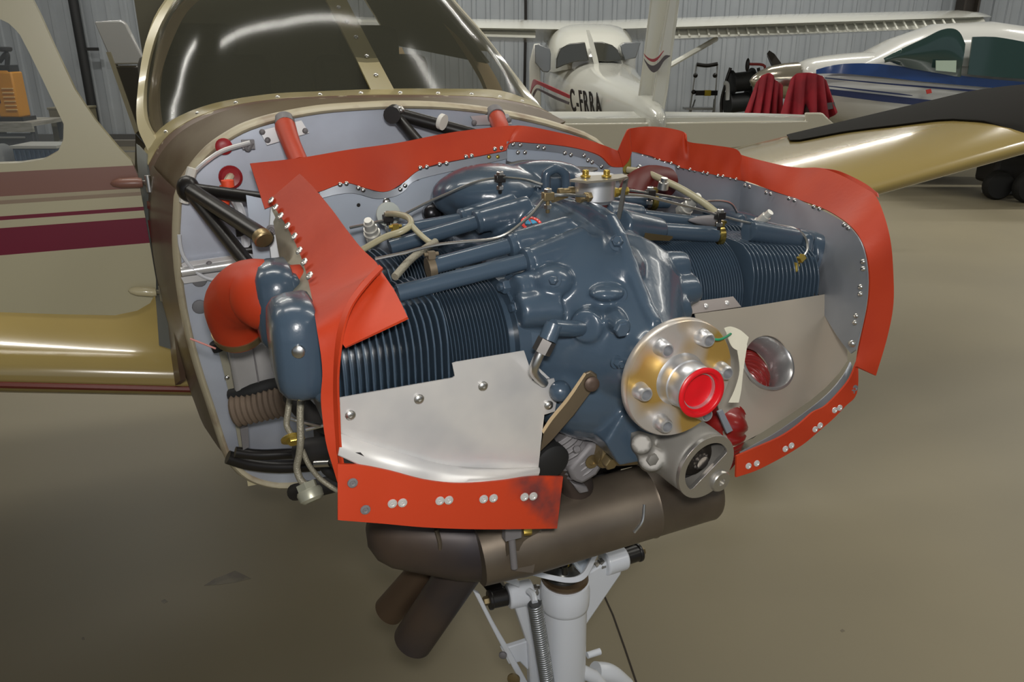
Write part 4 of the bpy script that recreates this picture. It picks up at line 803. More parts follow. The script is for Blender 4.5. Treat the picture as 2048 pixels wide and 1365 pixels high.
# ================================================================ crankcase (one casting, blended)
cc = M()
cc.lathe((-.02, 0, 0), (-1, 0, 0), [(0, .042), (.025, .046), (.046, .050), (.070, .066), (.105, .096), (.14, .128), (.17, .148), (.21, .150)], 36)
cc.ball((-.19, -.005, -.060), (.100, .125, .105), 28, 16)
def cs(s_, ry, rz, zc, pw=.8):
    return [V((s_, math.copysign(abs(math.cos(2*PI*k/40))**pw, math.cos(2*PI*k/40))*ry, zc+rz*math.copysign(abs(math.sin(2*PI*k/40))**pw, math.sin(2*PI*k/40)))) for k in range(40)]
cc.rings([cs(-.150, .10, .115, -.01), cs(-.20, .135, .150, -.01), cs(-.28, .138, .155, -.012, .75), cs(-.45, .138, .150, -.015, .7), cs(-.60, .132, .145, -.015, .7)])
cc.ball((-.36, 0, .10), (.24, .075, .065), 28, 14)
# parting flange on the centre line
pr_ = [(-.60, .158), (-.354, .176), (-.235, .182), (-.19, .176), (-.160, .155), (-.128, .117), (-.09, .080), (-.062, .060), (-.058, .03), (-.2, .03), (-.6, .03)]
cc.plate([(a, -.009, b) for a, b in pr_], (0, .018, 0))
cc.plate([(a, -.008, -b) for a, b in [(-.45, .20), (-.25, .205), (-.16, .185), (-.11, .150), (-.07, .07), (-.2, .03), (-.45, .03)]], (0, .016, 0))
def boss(a, b, r0, r1=None): cc.cyl(a, b, r0, r1, 20)
T1, T2_ = [(-0.205,-0.122,0.118)][0], [(-0.245,-0.13,0.132)][0]
T3, T4 = [(-0.4,-0.121,0.135)][0], [(-0.44,-0.133,0.131)][0]
I1, I2 = [(-0.215,-0.028,0.135)][0], [(-0.26,-0.029,0.141)][0]
I3, I4 = [(-0.39,-0.035,0.15)][0], [(-0.44,-0.04,0.15)][0]
for a, b in ((T1, I1), (T2_, I2), (T3, I3), (T4, I4)): boss(a, b, .0185, .023)
P1, P1i = [(-0.315,0.162,0.113)][0], [(-0.28,0.063,0.138)][0]
P2, P2i = [(-0.36,0.148,0.13)][0], [(-0.33,0.059,0.148)][0]
boss(P1, P1i, .021, .026); boss(P2, P2i, .020, .024)
P3_, P3i = [(-0.46,0.147,0.138)][0], [(-0.44,0.072,0.149)][0]; boss(P3_, P3i, .019, .022)
# bearing saddle webs, lugs and bolt pads
cc.cyl((-.162, -.155, .062), (-.162, -.10, .062), .022, .030, 20); cc.cyl((-.185, -.15, .085), (-.2, -.08, .085), .02, .03, 18)
A_ = [(-0.17,-0.099,0.096)][0]; cc.ball(A_, (.03, .030, .022), 18, 10)
A_, B_ = [(-0.105,-0.083,0.048)][0], [(-0.13,-0.053,0.039)][0]; boss(A_, (B_[0]-.03, B_[1]+.03, B_[2]), .022, .034)
A_ = [(-0.062,-0.05,0.056)][0]; boss(A_, (A_[0]-.055, A_[1]+.01, A_[2]), .0115, .016)
A_ = [(-0.075,-0.051,0.005)][0]; boss(A_, (A_[0]-.05, A_[1], A_[2]), .008, .012)
A_ = [(-0.11,-0.115,-0.041)][0]; cc.ball(A_, .016, 14, 8)
A_ = [(-0.165,-0.003,0.131)][0]; cc.cyl(A_, (A_[0]-.04, A_[1], A_[2]+.0), .016, .022, 18)
A_ = [(-0.12,-0.043,0.087)][0]; cc.ball(A_, (.022, .026, .010), 16, 8)
# port side through-bolt bosses
for px_ in ([(-0.195,0.134,0.088)][0], [(-0.17,0.138,0.057)][0], [(-0.15,0.108,0.038)][0]):
    boss((px_[0], px_[1], px_[2]), (px_[0]-.005, .05, px_[2]-.005), .021, .034)
# cylinder pads, starboard
for s_, sd in ((-.238, -1), (-.425, -1), (-.345, 1), (-.535, 1)):
    cc.cyl((s_, sd*.10, .0), (s_, sd*.150, 0), .092, .086, 32)
# gear case foot under the nose
cc.plate([(-.085, y_, z_) for y_, z_ in ((-.03, -.08), (-.055, -.12), (-.03, -.162), (.02, -.165), (.05, -.13), (.06, -.08))], (-.12, 0, 0))
cc.plate([(-0.17,-0.094,-0.075),(-0.17,-0.036,-0.069),(-0.17,0.001,-0.169),(-0.17,-0.067,-0.128)], (-.08, 0, 0))
case = build(cc, 'crankcase', engine, AP, remesh=.0034, lap=9, label='glossy blue grey engine crankcase')
# small hardware on the case
hw = build(M().hexnut([(-0.056,-0.059,0.059)][0], (1, 0, 0), .010, .008), 'bolt', engine, case)
def tbolt(a, d, r, parent=case, mt=engine, L=.010):
    x, y, z = basis(d); m = M().cyl(a, V(a)+z*.002, r*1.5, n=18); m.hexnut(V(a)+z*.002, d, r, L); m.cyl(V(a)+z*(L+.002), V(a)+z*(L+.006), r*.55, n=12); return build(m, 'bolt', mt, parent)
tbolt([(-0.158,-0.007,0.143)][0], (.6, -.5, .4), .008); tbolt([(-0.07,-0.054,0.007)][0], (1, 0, 0), .006)
tbolt([(-0.145,-0.109,0.104)][0], (.7, -.6, .3), .006)
for a in ([(-0.178,-0.141,0.063)][0], [(-0.205,-0.147,0.086)][0]): tbolt(a, (.15, -1, 0), .0105, L=.014)
build(M().lathe([(-0.115,-0.028,0.083)][0], (.8, -.4, .3), [(0, .012), (.004, .011), (.006, .006), (.003, .004)], 14), 'stud_pad', engine, case)
for a in ([(-0.345,0.018,0.17)][0], [(-0.26,0.001,0.168)][0], [(-0.44,0.001,0.166)][0]):
    build(M().box(V(a), (.012, .008, .022)).box(V(a)+Vector((0, 0, -.012)), (.022, .018, .008)), 'case_bolt', engine, case, bevel=.002)
# round emblem painted on top: red ring over blue halves
em = V([(-0.315,-0.067,0.14)][0]); ex, ey = (V([(-0.315,-0.044,0.141)][0])-em).normalized(), Vector((-.75, -.1, .5)).normalized()
def arc(r0, r1, a0, a1, n=16): return [em + ex*(r1*math.cos(R(a0+(a1-a0)*k/n))) + ey*(r1*math.sin(R(a0+(a1-a0)*k/n))) for k in range(n+1)] + [em + ex*(r0*math.cos(R(a1-(a1-a0)*k/n))) + ey*(r0*math.sin(R(a1-(a1-a0)*k/n))) for k in range(n+1)]
nn_ = ex.cross(ey).normalized()*.0012
if nn_.z < 0: nn_ = -nn_
eu = nn_*3
eb = build(M().plate([p+eu for p in arc(.0115, .0165, -25, 205)], nn_), 'emblem', mat('emblem_red', (.80, .03, .02), .4), case, label='red arched emblem with pale writing')
bb_ = mat('emblem_blue', (.04, .30, .52), .4)
build(M().plate([p+eu for p in arc(.002, .0095, 10, 80)], nn_), 'emblem_field', bb_, case); build(M().plate([p+eu for p in arc(.002, .0095, 100, 170)], nn_), 'emblem_field', bb_, case)
build(M().plate([p+eu for p in arc(.001, .0105, 83, 97)], nn_), 'emblem_field', bpy.data.materials['emblem_red'], case)
pw = mat('emblem_pale', (.75, .6, .55), .5)
for k in range(9):
    a0 = 5+k*19; build(M().plate([p+eu+nn_ for p in arc(.0132, .0148, a0, a0+9, 3)], nn_*.4), 'emblem_letter', pw, case)

# ================================================================ cylinders with cooling fins
def finprof(sc_, top, bot, hw, step=0):
    """outline of one cooling fin in the s-h plane: rounded shoulders, notch between rocker bosses"""
    pts = [(hw, bot), (hw, top*.25), (hw*.97, top*.55), (hw*.86, top*.80), (hw*.70, top*.93), (hw*.50, top), (-hw*.50, top), (-hw*.8, top*.85), (-hw*.97, top*.5), (-hw, top*.1), (-hw, bot)]
    return [(sc_+a, b) for a, b in pts]
def cylinder(sc_, sd, pts_head, zoff=0, nf=16, hw=.103, top=.088, label=None, bot=-.09):
    p0, p1, p2 = pts_head  # base, barrel/head limit, head end (absolute distance from the centre line)
    c = M().lathe((sc_, sd*(p0-.012), zoff), (0, sd, 0), [(0, .088), (.018, .088), (.018, .070), (p1-p0+.012, .070)], 32)
    c.lathe((sc_, sd*p1, zoff), (0, sd, 0), [(0, .082), (p2-p1, .078)], 28)
    cy = build(c, 'cylinder', enginef, AP, label=label)
    b = M(); k = 0; x = p0+.020
    while x < p1-.004:
        b.lathe((sc_, sd*x, zoff), (0, sd, 0), [(0, .088), (.0012, .0885), (.0016, .070)], 40); b.lathe((sc_, sd*x, zoff), (0, -sd, 0), [(0, .088), (.0004, .070)], 40); x += .0051
    build(b, 'barrel_fins', enginef, cy, kind='stuff')
    pitch = (p2-p1)/nf
    prof = finprof(sc_, top+zoff, bot+zoff, hw)
    prof_a = cat([(a, 0, b_) for a, b_ in prof], 3)
    f0 = build(M().plate([(a.x, sd*p1, a.z) for a in prof_a], (0, sd*.0026, 0)), 'cooling_fin', enginef, cy, bevel=.0008)
    for i in range(1, nf+1): again(f0, (0, sd*pitch*i, -.0011*i), scale=(1, 1, 1))
    return cy
cylR1 = cylinder(-.238, -1, (.150, .262, .405), 0)
cylR2 = cylinder(-.425, -1, (.150, .262, .405), 0)
cylL1 = cylinder(-.338, 1, (.150, .300, .440), 0, bot=-.045)
cylL2 = cylinder(-.520, 1, (.150, .300, .440), 0, bot=-.045)
# shoulder step on the front head, and valve ports
for sc_, sd, cy in ((-.238, -1, cylR1), (-.425, -1, cylR2), (-.338, 1, cylL1), (-.520, 1, cylL2)):
    m = M(); m.box((sc_+(.01 if sd < 0 else 0), sd*(.420 if sd < 0 else .452), .03), (.13, .022, .12)); build(m, 'head_flange', enginef, cy, bevel=.012)
    rc_ = M(); rings = []
    for t, k in ((0, .92), (.004, 1), (.028, 1), (.044, .93), (.052, .78), (.055, .5)):
        rg = []
        for q in range(36):
            a = 2*PI*q/36; ca, sa = math.cos(a), math.sin(a)
            rg.append(V((sc_+.022+.058*k*math.copysign(abs(ca)**.6, ca), sd*((.418 if sd < 0 else .455)+t), (.036 if sd < 0 else .02)+(.066*k)*math.copysign(abs(sa)**.55, sa))))
        rings.append(rg)
    rk_ = build(rc_.rings(rings), 'rocker_cover', engine, cy, smooth=60)
    build(M().lathe((sc_+.078, sd*.445, .05), (.9, sd*.3, 0), [(0, .008), (.006, .008), (.008, .005)], 14), 'screw', steel if sd < 0 else engine, rk_)
# pushrod tubes
def prt(a, b, r=.0118, dr_=None):
    t = build(M().tube([V(a), V(b)], r, 18, 1), 'pushrod_tube', engine, AP)
    d = (V(b)-V(a)).normalized(); build(M().lathe(V(a)-d*.004, d, [(0, .0185), (.004, .0192), (.008, .0185), (.010, .013)], 20), 'collar', engine, t)
    return t
prt(T1, [(-0.205,-0.308,0.093)][0]); prt(T2_, [(-0.245,-0.249,0.113)][0])
prt(T3, [(-0.4,-0.266,0.107)][0]); prt(T4, [(-0.44,-0.258,0.12)][0])
t1 = prt(P1, [(-0.315,0.287,0.095)][0], .0135); prt(P2, [(-0.37,0.326,0.096)][0], .012); t3 = prt(P3_, [(-0.47,0.28,0.126)][0], .0125)
prt([(-0.3,0.336,0.101)][0], [(-0.3,0.436,0.078)][0], .019)
def clampr(a, d, r, mt, parent=AP, w_=.010):
    x, y, z = basis(d); m = M().lathe(V(a)-z*w_/2, d, [(0, r), (0, r+.0022), (w_, r+.0022), (w_, r)], 22); m.box(V(a)+Vector((.004, 0, r+.006)), (.008, .010, .010)); m.cyl(V(a)+Vector((.004, -.010, r+.007)), V(a)+Vector((.004, .010, r+.007)), .0028, n=8)
    return build(m, 'clamp', mt, parent)
goldb = mat('black_gold_clamp', (.12, .085, .02), .3, .9, col2=(.5, .38, .1), nscale=60)
clampr([(-0.315,0.282,0.095)][0], (.1, 1, -.05), .0150, goldb); clampr([(-0.465,0.244,0.13)][0], (.1, 1, -.05), .0145, goldb)
clampr([(-0.245,-0.249,0.111)][0], (.0, 1, .1), .0135, olivem); clampr([(-0.43,-0.249,0.113)][0], (0, 1, .1), .0125, gold)
# cast lifting eye and rear case shapes
build(M().tube([V(a) for a in [(-0.4,-0.003,0.173),(-0.4,-0.003,0.2),(-0.4,0.004,0.207),(-0.4,0.017,0.21),(-0.4,0.029,0.203),(-0.4,0.033,0.191),(-0.4,0.034,0.165)]], .0075, 12), 'lifting_eye', engine, AP)
rg_ = M(); rg_.ball([(-0.52,-0.049,0.161)][0], (.09, .10, .045), 24, 12); rg_.ball([(-0.53,-0.096,0.154)][0], (.05, .06, .04), 20, 12); rg_.box((-.55, .02, .09), (.08, .26, .10))
rg_.ball([(-0.52,0.042,0.173)][0], (.05, .09, .035), 20, 12)
build(rg_, 'accessory_housing', engine, AP, remesh=.005)
build(M().ball([(-0.575,-0.143,0.118)][0], (.014, .016, .016), 20, 12).lathe([(-0.6,-0.135,0.113)][0], (1, 0, 0), [(0, .019), (.008, .019), (.010, .015)], 20), 'dome_nut', mat('dark_dome_nut', (.05, .05, .055), .3, .8), AP)
# flow divider with bracket plate
fd_ = V([(-0.285,0.024,0.186)][0])
fdo = build(M().lathe(fd_+Vector((0, 0, -.012)), (0, 0, 1), [(0, .024), (.004, .026), (.006, .030), (.040, .0305), (.042, .028)], 36), 'flow_divider', silver2, AP, label='silver fuel flow divider')
build(M().lathe(fd_+Vector((0, 0, -.020)), (0, 0, 1), [(0, .018), (.004, .020), (.009, .020)], 24), 'divider_base', mat('dark_red_gasket', (.10, .02, .02), .6), fdo)
plt = [fd_+Vector((dx, dy, .030)) for dx, dy in ((.030, -.066), (.045, -.02), (.040, .045), (.020, .062), (-.03, .06), (-.04, -.03), (-.02, -.06))]
plt = [V(a) for a in [(-0.207,-0.059,0.222),(-0.23,-0.025,0.222),(-0.225,0.035,0.222),(-0.202,0.03,0.222),(-0.189,0.006,0.222),(-0.186,-0.02,0.222),(-0.186,-0.043,0.222)]]
fp = build(M().plate(plt, (0, 0, .003)), 'bracket_plate', mat('khaki_plate', (.33, .30, .24), .4, .6), fdo, label='khaki plate screwed on top')
for a in [(-0.214,-0.031,0.226),(-0.203,-0.004,0.226)]: build(M().lathe(a, (0, 0, 1), [(0, .007), (.002, .007), (.003, .0045), (.009, .0045), (.010, .003)], 12).box(V(a)+Vector((0, 0, .006)), (.012, .004, .002)), 'screw', gold, fp)
build(M().plate([(-0.26,0.064,0.211),(-0.27,0.061,0.148),(-0.27,0.054,0.148),(-0.26,0.057,0.208)], (-.012, .01, 0)), 'bracket_leg', mat('dark_khaki', (.16, .16, .15), .5, .5), fdo)
for a, d in (([(-0.26,0.001,0.189)][0], (.4, -.9, .0)), ([(-0.27,0.047,0.19)][0], (-.1, 1, .05)), ([(-0.3,-0.004,0.191)][0], (0, -1, 0))):
    x, y, z = basis(d); build(M().hexnut(V(a), d, .0075, .008).cyl(V(a)+z*.008, V(a)+z*.018, .0055, n=12).hexnut(V(a)+z*.018, d, .0065, .008), 'fitting', gold if d[1] > 0 else brass, fdo)
build(M().lathe([(-0.262,0.028,0.187)][0], (1, -.2, 0), [(0, .006), (.003, .0065), (.003, .004), (.001, .003)], 12), 'port_plug', mat('dark_plug', (.08, .08, .09), .4, .6), fdo)
# thin steel injector lines
lines = [[(-0.25,-0.011,0.192),(-0.24,-0.049,0.198),(-0.25,-0.072,0.195),(-0.235,-0.104,0.175),(-0.22,-0.142,0.157),(-0.21,-0.172,0.152),(-0.21,-0.211,0.152),(-0.215,-0.251,0.15),(-0.215,-0.292,0.144),(-0.22,-0.331,0.138)],
 [(-0.36,-0.028,0.193),(-0.38,-0.049,0.199),(-0.42,-0.075,0.198),(-0.44,-0.11,0.19),(-0.46,-0.146,0.173),(-0.47,-0.186,0.156),(-0.47,-0.229,0.139),(-0.47,-0.262,0.133),(-0.47,-0.311,0.127)],
 [(-0.27,0.054,0.188),(-0.275,0.106,0.18),(-0.28,0.156,0.166),(-0.29,0.222,0.147),(-0.3,0.27,0.132),(-0.3,0.334,0.114),(-0.3,0.399,0.104),(-0.295,0.429,0.097),(-0.28,0.44,0.084),(-0.265,0.434,0.068),(-0.255,0.416,0.057),(-0.25,0.399,0.048)],
 [(-0.34,0.114,0.179),(-0.36,0.17,0.166),(-0.4,0.248,0.147),(-0.43,0.323,0.13),(-0.45,0.383,0.123),(-0.46,0.418,0.113),(-0.46,0.434,0.095)]]
for l_ in lines: build(M().tube([V(a) for a in l_], .0022, 8), 'fuel_line', steel, AP, label='thin bright steel injector line')
def pclamp(a, mt=black):
    o = build(M().box(V(a), (.012, .016, .012)).cyl(V(a)+Vector((0, 0, -.024)), V(a)+Vector((0, 0, .012)), .0032, n=8), 'line_clamp', mt, AP, bevel=.002)
    build(M().hexnut(V(a)+Vector((0, 0, .006)), (0, 0, 1), .006, .005).hexnut(V(a)+Vector((0, 0, -.012)), (0, 0, -1), .006, .006), 'nut', steel, o)
pclamp([(-0.25,-0.071,0.196)][0], brass); pclamp([(-0.42,-0.075,0.197)][0]); pclamp([(-0.3,0.27,0.132)][0], black); pclamp([(-0.36,0.17,0.166)][0]); pclamp([(-0.47,-0.249,0.137)][0])
build(M().plate([(-0.25,-0.068,0.191),(-0.26,-0.035,0.193),(-0.26,-0.033,0.19),(-0.25,-0.064,0.186)], (0, 0, .002)), 'tab', brass, AP)
build(M().hexnut([(-0.25,0.399,0.048)][0], (.3, -.6, -.9), .007, .014).cyl([(-0.255,0.416,0.057)][0], [(-0.25,0.403,0.052)][0], .0075, n=6), 'fitting', gold, AP)
# ignition leads (yellowed) and braided hoses
leads = [([(-0.36,-0.317,0.117),(-0.35,-0.285,0.135),(-0.34,-0.261,0.144),(-0.35,-0.245,0.151),(-0.38,-0.241,0.155),(-0.42,-0.248,0.153),(-0.46,-0.252,0.146)], .0048, hoseyel), ([(-0.35,-0.245,0.15),(-0.32,-0.241,0.142),(-0.29,-0.234,0.135),(-0.29,-0.226,0.137)], .0042, hoseyel), ([(-0.27,-0.233,0.141),(-0.25,-0.258,0.136),(-0.22,-0.286,0.131),(-0.19,-0.314,0.12)], .0052, hosegrey),
 ([(-0.56,0.245,0.174),(-0.53,0.266,0.172),(-0.47,0.272,0.164),(-0.42,0.282,0.153),(-0.37,0.29,0.138),(-0.34,0.295,0.126)], .0062, hoseyel)]
for pa, r_, mt_ in leads: build(M().tube([V(a) for a in pa], r_, 10), 'ignition_lead', mt_, AP, label='yellowed ignition lead' if mt_ is hoseyel else 'braided ignition lead')
build(M().lathe([(-0.5,-0.241,0.138)][0], (1, 0, 0), [(0, .020), (.004, .020), (.006, .015)], 18), 'grommet', mat('pale_grommet', (.42, .45, .42), .6), AP)
# spark plugs and white boots on the port side
def plug(a, b, label='silver spark plug barrel'):
    a, b = V(a), V(b); d = (b-a); L = d.length
    o = build(M().lathe(a, d, [(0, .0135), (L*.18, .0135), (L*.2, .011), (L*.3, .0115), (L*.45, .0115), (L*.46, .0095), (L*.8, .0085), (L*.82, .0065), (L, .006)], 16), 'spark_plug', mat('pale_plug_metal', (.66, .65, .60), .35, .5) if 'pale_plug_metal' not in bpy.data.materials else bpy.data.materials['pale_plug_metal'], AP, label=label)
    build(M().lathe(a-d.normalized()*.008, d, [(0, .0145), (.010, .0145)], 6), 'hex_base', bpy.data.materials['pale_plug_metal'], o)
plug([(-0.33,0.364,0.092)][0], [(-0.3,0.375,0.13)][0]); plug([(-0.44,0.297,0.113)][0], [(-0.41,0.305,0.145)][0]); 
build(M().lathe([(-0.33,0.23,0.122)][0], (0, 1, -.1), [(0, .0015), (.006, .0035), (.020, .007), (.035, .009), (.052, .011), (.056, .008)], 12), 'lead_terminal', greycast, AP)
build(M().lathe([(-0.42,0.234,0.16)][0], (.2, 0, 1), [(0, .010), (.012, .009), (.013, .006), (.02, .006)], 12), 'spark_plug', steel, AP)
plug([(-0.48,-0.273,0.11)][0], [(-0.46,-0.284,0.139)][0])
build(M().plate([(-0.25,0.094,0.126),(-0.25,0.145,0.116),(-0.25,0.139,0.112),(-0.25,0.093,0.118)], (0, 0, .003)), 'shim', brass, AP)
# oil line: elbow, hex and bent steel pipe on the starboard nose
e0 = V([(-0.098,-0.109,0.052)][0]); e1 = V([(-0.088,-0.139,0.061)][0]); e2 = V([(-0.086,-0.147,0.046)][0])
el = build(M().tube([V([(-0.11,-0.088,0.045)][0]), e0, e1], .0105, 14, 2).tube([e1+(e1-e2)*.3, e2], .0115, 14, 1), 'elbow_fitting', engine, AP)
build(M().cyl(e2, V([(-0.086,-0.156,0.03)][0]), .0125, n=6), 'swivel_nut', mat('dark_hex_nut', (.16, .15, .14), .3, .8), el)
build(M().tube([V(a) for a in [(-0.087,-0.155,0.032),(-0.087,-0.161,0.019),(-0.09,-0.164,0.006),(-0.1,-0.155,-0.008),(-0.12,-0.135,-0.029)]], .0065, 14), 'oil_pipe', steel, AP)
build(M().plate([(-0.13,-0.149,0.001),(-0.13,-0.121,-0.029),(-0.13,-0.136,-0.029),(-0.13,-0.145,-0.02)], (-.002, 0, 0)), 'tab', alum, AP)

# ================================================================ propeller flange
fl_ = build(M().lathe((-.016, 0, 0), (1, 0, 0), [(0, .03), (0, .078), (.002, .079), (.012, .079), (.0145, .0775), (.0145, .03)], 96), 'propeller_flange', silver, AP, label='gold tinted propeller flange')
build(M().lathe((-.05, 0, 0), (1, 0, 0), [(0, .05), (.02, .052), (.034, .05)], 40), 'crank_neck', steel, fl_)
build(M().lathe((-.002, 0, 0), (1, 0, 0), [(0, .036), (.003, .0335), (.006, .0320), (.016, .0318), (.017, .0302), (.038, .0300), (.040, .0285), (.040, .022), (.02, .022)], 56), 'pilot_hub', silver2, fl_)
for k in range(6):
    a = R(124.1-60*k); c = V((-.002, .0602*math.cos(a), .0602*math.sin(a)))
    build(M().lathe(c, (1, 0, 0), [(0, .0115), (.001, .0112), (.006, .0108), (.007, .0100), (.013, .0098), (.016, .0090), (.018, .0080), (.018, .0066), (.001, .0062)], 24), 'bushing', silver2, fl_)
cap_ = M().lathe((.030, 0, 0), (1, 0, 0), [(0, .0235), (.010, .0235), (.010, .0305), (.0125, .0325), (.0145, .0328), (.0165, .031), (.0165, .0275), (.0155, .0262), (.009, .0250), (.004, .0225), (.0025, .016), (.0035, .008), (.004, .0001)], 56, cap=False)
c_ = build(cap_, 'dust_plug', capred, None, smooth=50)
def toworld(o):
    """a thing of its own, modelled in the airplane frame"""
    M_ = Matrix.Translation((OX, OY, OZ)) @ Matrix.Rotation(R(23-90), 4, 'Z'); o.matrix_world = M_ @ Matrix.Translation(POS[o.name]); return o
def buildw(m, name, mat_, **k): return toworld(build(m, name, mat_, None, **k))
toworld(c_); tag(c_, 'bright red plastic dust plug in the crankshaft hub', 'plug')
tg = M().ribbon([(-0.018,0.074,0.053),(-0.02,0.086,0.053),(-0.02,0.102,0.046),(-0.02,0.117,0.034)], [(-0.018,0.078,0.047),(-0.02,0.089,0.027),(-0.02,0.1,0.018),(-0.02,0.114,0.016)], .0008, 16, 2).ribbon([(-0.02,0.098,0.026),(-0.022,0.11,-0.013),(-0.024,0.107,-0.042),(-0.024,0.099,-0.06)], [(-0.02,0.116,0.023),(-0.022,0.116,-0.014),(-0.024,0.118,-0.044),(-0.024,0.116,-0.063)], .0008, 16, 2)
tg = buildw(tg, 'paper_tag', tagm); tag(tg, 'cream paper tag hanging behind the flange by green string', 'tag')
stg = build(M().tube([V(a) for a in [(0.004,0.036,0.055),(0.012,0.036,0.054),(0.012,0.044,0.052),(0.004,0.059,0.05),(-0.015,0.083,0.045)]], .0016), 'string', green, None); toworld(stg)
stg.parent = tg; stg.matrix_parent_inverse = tg.matrix_world.inverted(); stg['label'] = 'green string'

# ================================================================ baffles (sheet aluminium) and silicone seals
def rv(pts, n, r=.0042): return pts, n, r
# starboard front plate with bent lower lip
fpl = [(-0.125,-0.411,-0.005),(-0.125,-0.262,-0.003),(-0.125,-0.259,-0.001),(-0.125,-0.262,0.017),(-0.125,-0.257,0.018),(-0.125,-0.162,0.019),(-0.125,-0.155,-0.002),(-0.125,-0.149,-0.026),(-0.125,-0.138,-0.029),(-0.125,-0.117,-0.028),(-0.125,-0.111,-0.053),(-0.125,-0.115,-0.078),(-0.125,-0.131,-0.08),(-0.125,-0.135,-0.118),(-0.125,-0.139,-0.163),(-0.125,-0.197,-0.151),(-0.125,-0.269,-0.131),(-0.125,-0.323,-0.105),(-0.125,-0.374,-0.077),(-0.125,-0.413,-0.054)]
fpb = build(M().plate(fpl, (-.002, 0, 0)), 'front_baffle', alum, AP, label='bright aluminium front baffle plate')
lipT = [(-0.124,-0.139,-0.16),(-0.124,-0.198,-0.149),(-0.124,-0.27,-0.129),(-0.124,-0.323,-0.103),(-0.124,-0.374,-0.075),(-0.121,-0.414,-0.049)]; lipB = [(-0.112,-0.145,-0.166),(-0.095,-0.21,-0.153),(-0.092,-0.281,-0.137),(-0.092,-0.333,-0.113),(-0.092,-0.38,-0.093),(-0.092,-0.42,-0.064)]
build(M().ribbon(lipT, lipB, .0016, 30, 4, bulge=.004), 'bent_lip', alum, fpb, smooth=70)
heads('screw', [(-0.124,-0.221,-0.021),(-0.124,-0.308,-0.024),(-0.124,-0.396,-0.03),(-0.124,-0.125,-0.066)], (1, 0, 0), .0058, steel, fpb, 'screw')
# starboard side baffle, seen from outside
sb = build(M().ribbon([(-0.57,-0.416,0.15),(-0.53,-0.418,0.113),(-0.45,-0.422,0.079),(-0.33,-0.422,0.07),(-0.22,-0.424,0.086)], [(-0.565,-0.406,0.154),(-0.48,-0.394,0.127),(-0.42,-0.389,0.103),(-0.33,-0.393,0.088),(-0.24,-0.402,0.086)], .002, 30, 3), 'side_baffle', mat('khaki_baffle', (.34, .31, .24), .45, .6), AP, label='khaki grey side baffle behind the orange flap')
ct = build(M().plate([(-0.56,-0.419,0.152),(-0.56,-0.412,0.131),(-0.56,-0.413,0.113),(-0.54,-0.416,0.056),(-0.54,-0.429,0.058),(-0.56,-0.427,0.107)], (.01, 0, 0)), 'strut_bracket', mat('pale_grey_bracket', (.55, .58, .60), .5), AP)
heads('screw', [(-0.548,-0.422,0.117)], (1, -.3, 0), .009, greycast, ct, 'washer')
# front starboard bulkhead strip under the flap
# rear baffle
rb1 = [(-.612, -.45, -.02), (-.612, -.45, .165)] + [(-0.612,-0.397,0.149),(-0.612,-0.329,0.161),(-0.612,-0.301,0.171),(-0.612,-0.277,0.174),(-0.612,-0.256,0.162),(-0.612,-0.234,0.149),(-0.612,-0.203,0.153),(-0.612,-0.177,0.166),(-0.612,-0.167,0.186),(-0.612,-0.094,0.199),(-0.612,0.015,0.214)] + [(-0.612,0.015,0.182),(-0.612,-0.017,0.177),(-0.612,-0.061,0.173),(-0.612,-0.095,0.157),(-0.612,-0.095,0.111)] + [(-.612, -.12, .02)]
rb_m = build(M().plate(rb1, (-.002, 0, 0)), 'rear_baffle', alumb, AP, label='pale blue grey rear baffle')
top_ = [(-0.608,-0.33,0.163),(-0.608,-0.302,0.173),(-0.608,-0.277,0.177),(-0.608,-0.257,0.167),(-0.608,-0.233,0.156),(-0.608,-0.203,0.158),(-0.608,-0.184,0.167),(-0.608,-0.168,0.186),(-0.608,-0.095,0.199),(-0.608,0.014,0.215)]; bot_ = [(-0.604,-0.331,0.152),(-0.604,-0.304,0.157),(-0.604,-0.28,0.158),(-0.604,-0.261,0.154),(-0.604,-0.235,0.145),(-0.604,-0.205,0.146),(-0.604,-0.184,0.154),(-0.604,-0.163,0.172),(-0.604,-0.092,0.185),(-0.604,0.014,0.201)]
build(M().ribbon(top_, bot_, .003, 40, 1), 'baffle_doubler', alumg, rb_m)
rb2 = [(-0.606,0.015,0.232),(-0.606,0.061,0.228),(-0.606,0.113,0.222),(-0.606,0.166,0.212),(-0.606,0.21,0.198),(-0.606,0.239,0.176),(-0.606,0.262,0.172),(-0.606,0.263,0.155),(-0.606,0.212,0.158),(-0.606,0.157,0.168),(-0.606,0.082,0.179),(-0.606,0.015,0.197)]
rb2o = build(M().plate(rb2, (-.002, 0, 0)), 'rear_baffle', alumb, AP)
build(M().ribbon([(-0.603,0.016,0.232),(-0.603,0.06,0.228),(-0.603,0.111,0.222),(-0.603,0.164,0.211),(-0.603,0.206,0.198),(-0.603,0.234,0.176)], [(-0.603,0.016,0.219),(-0.603,0.06,0.215),(-0.603,0.112,0.208),(-0.603,0.154,0.199),(-0.603,0.193,0.186),(-0.603,0.219,0.168)], .003, 30, 1), 'baffle_doubler', alumg, rb2o)
N_ = (1, 0, 0)
heads('rivet', [(-0.601,-0.296,0.174),(-0.601,-0.285,0.175),(-0.601,-0.265,0.166),(-0.601,-0.257,0.162),(-0.601,-0.191,0.159),(-0.601,-0.182,0.165),(-0.601,-0.153,0.194),(-0.601,-0.141,0.195),(-0.601,-0.117,0.198),(-0.601,-0.104,0.199),(-0.601,-0.067,0.209),(-0.601,-0.056,0.21),(-0.601,-0.011,0.22),(-0.601,0.002,0.221)], N_, .0042, steel, rb_m)
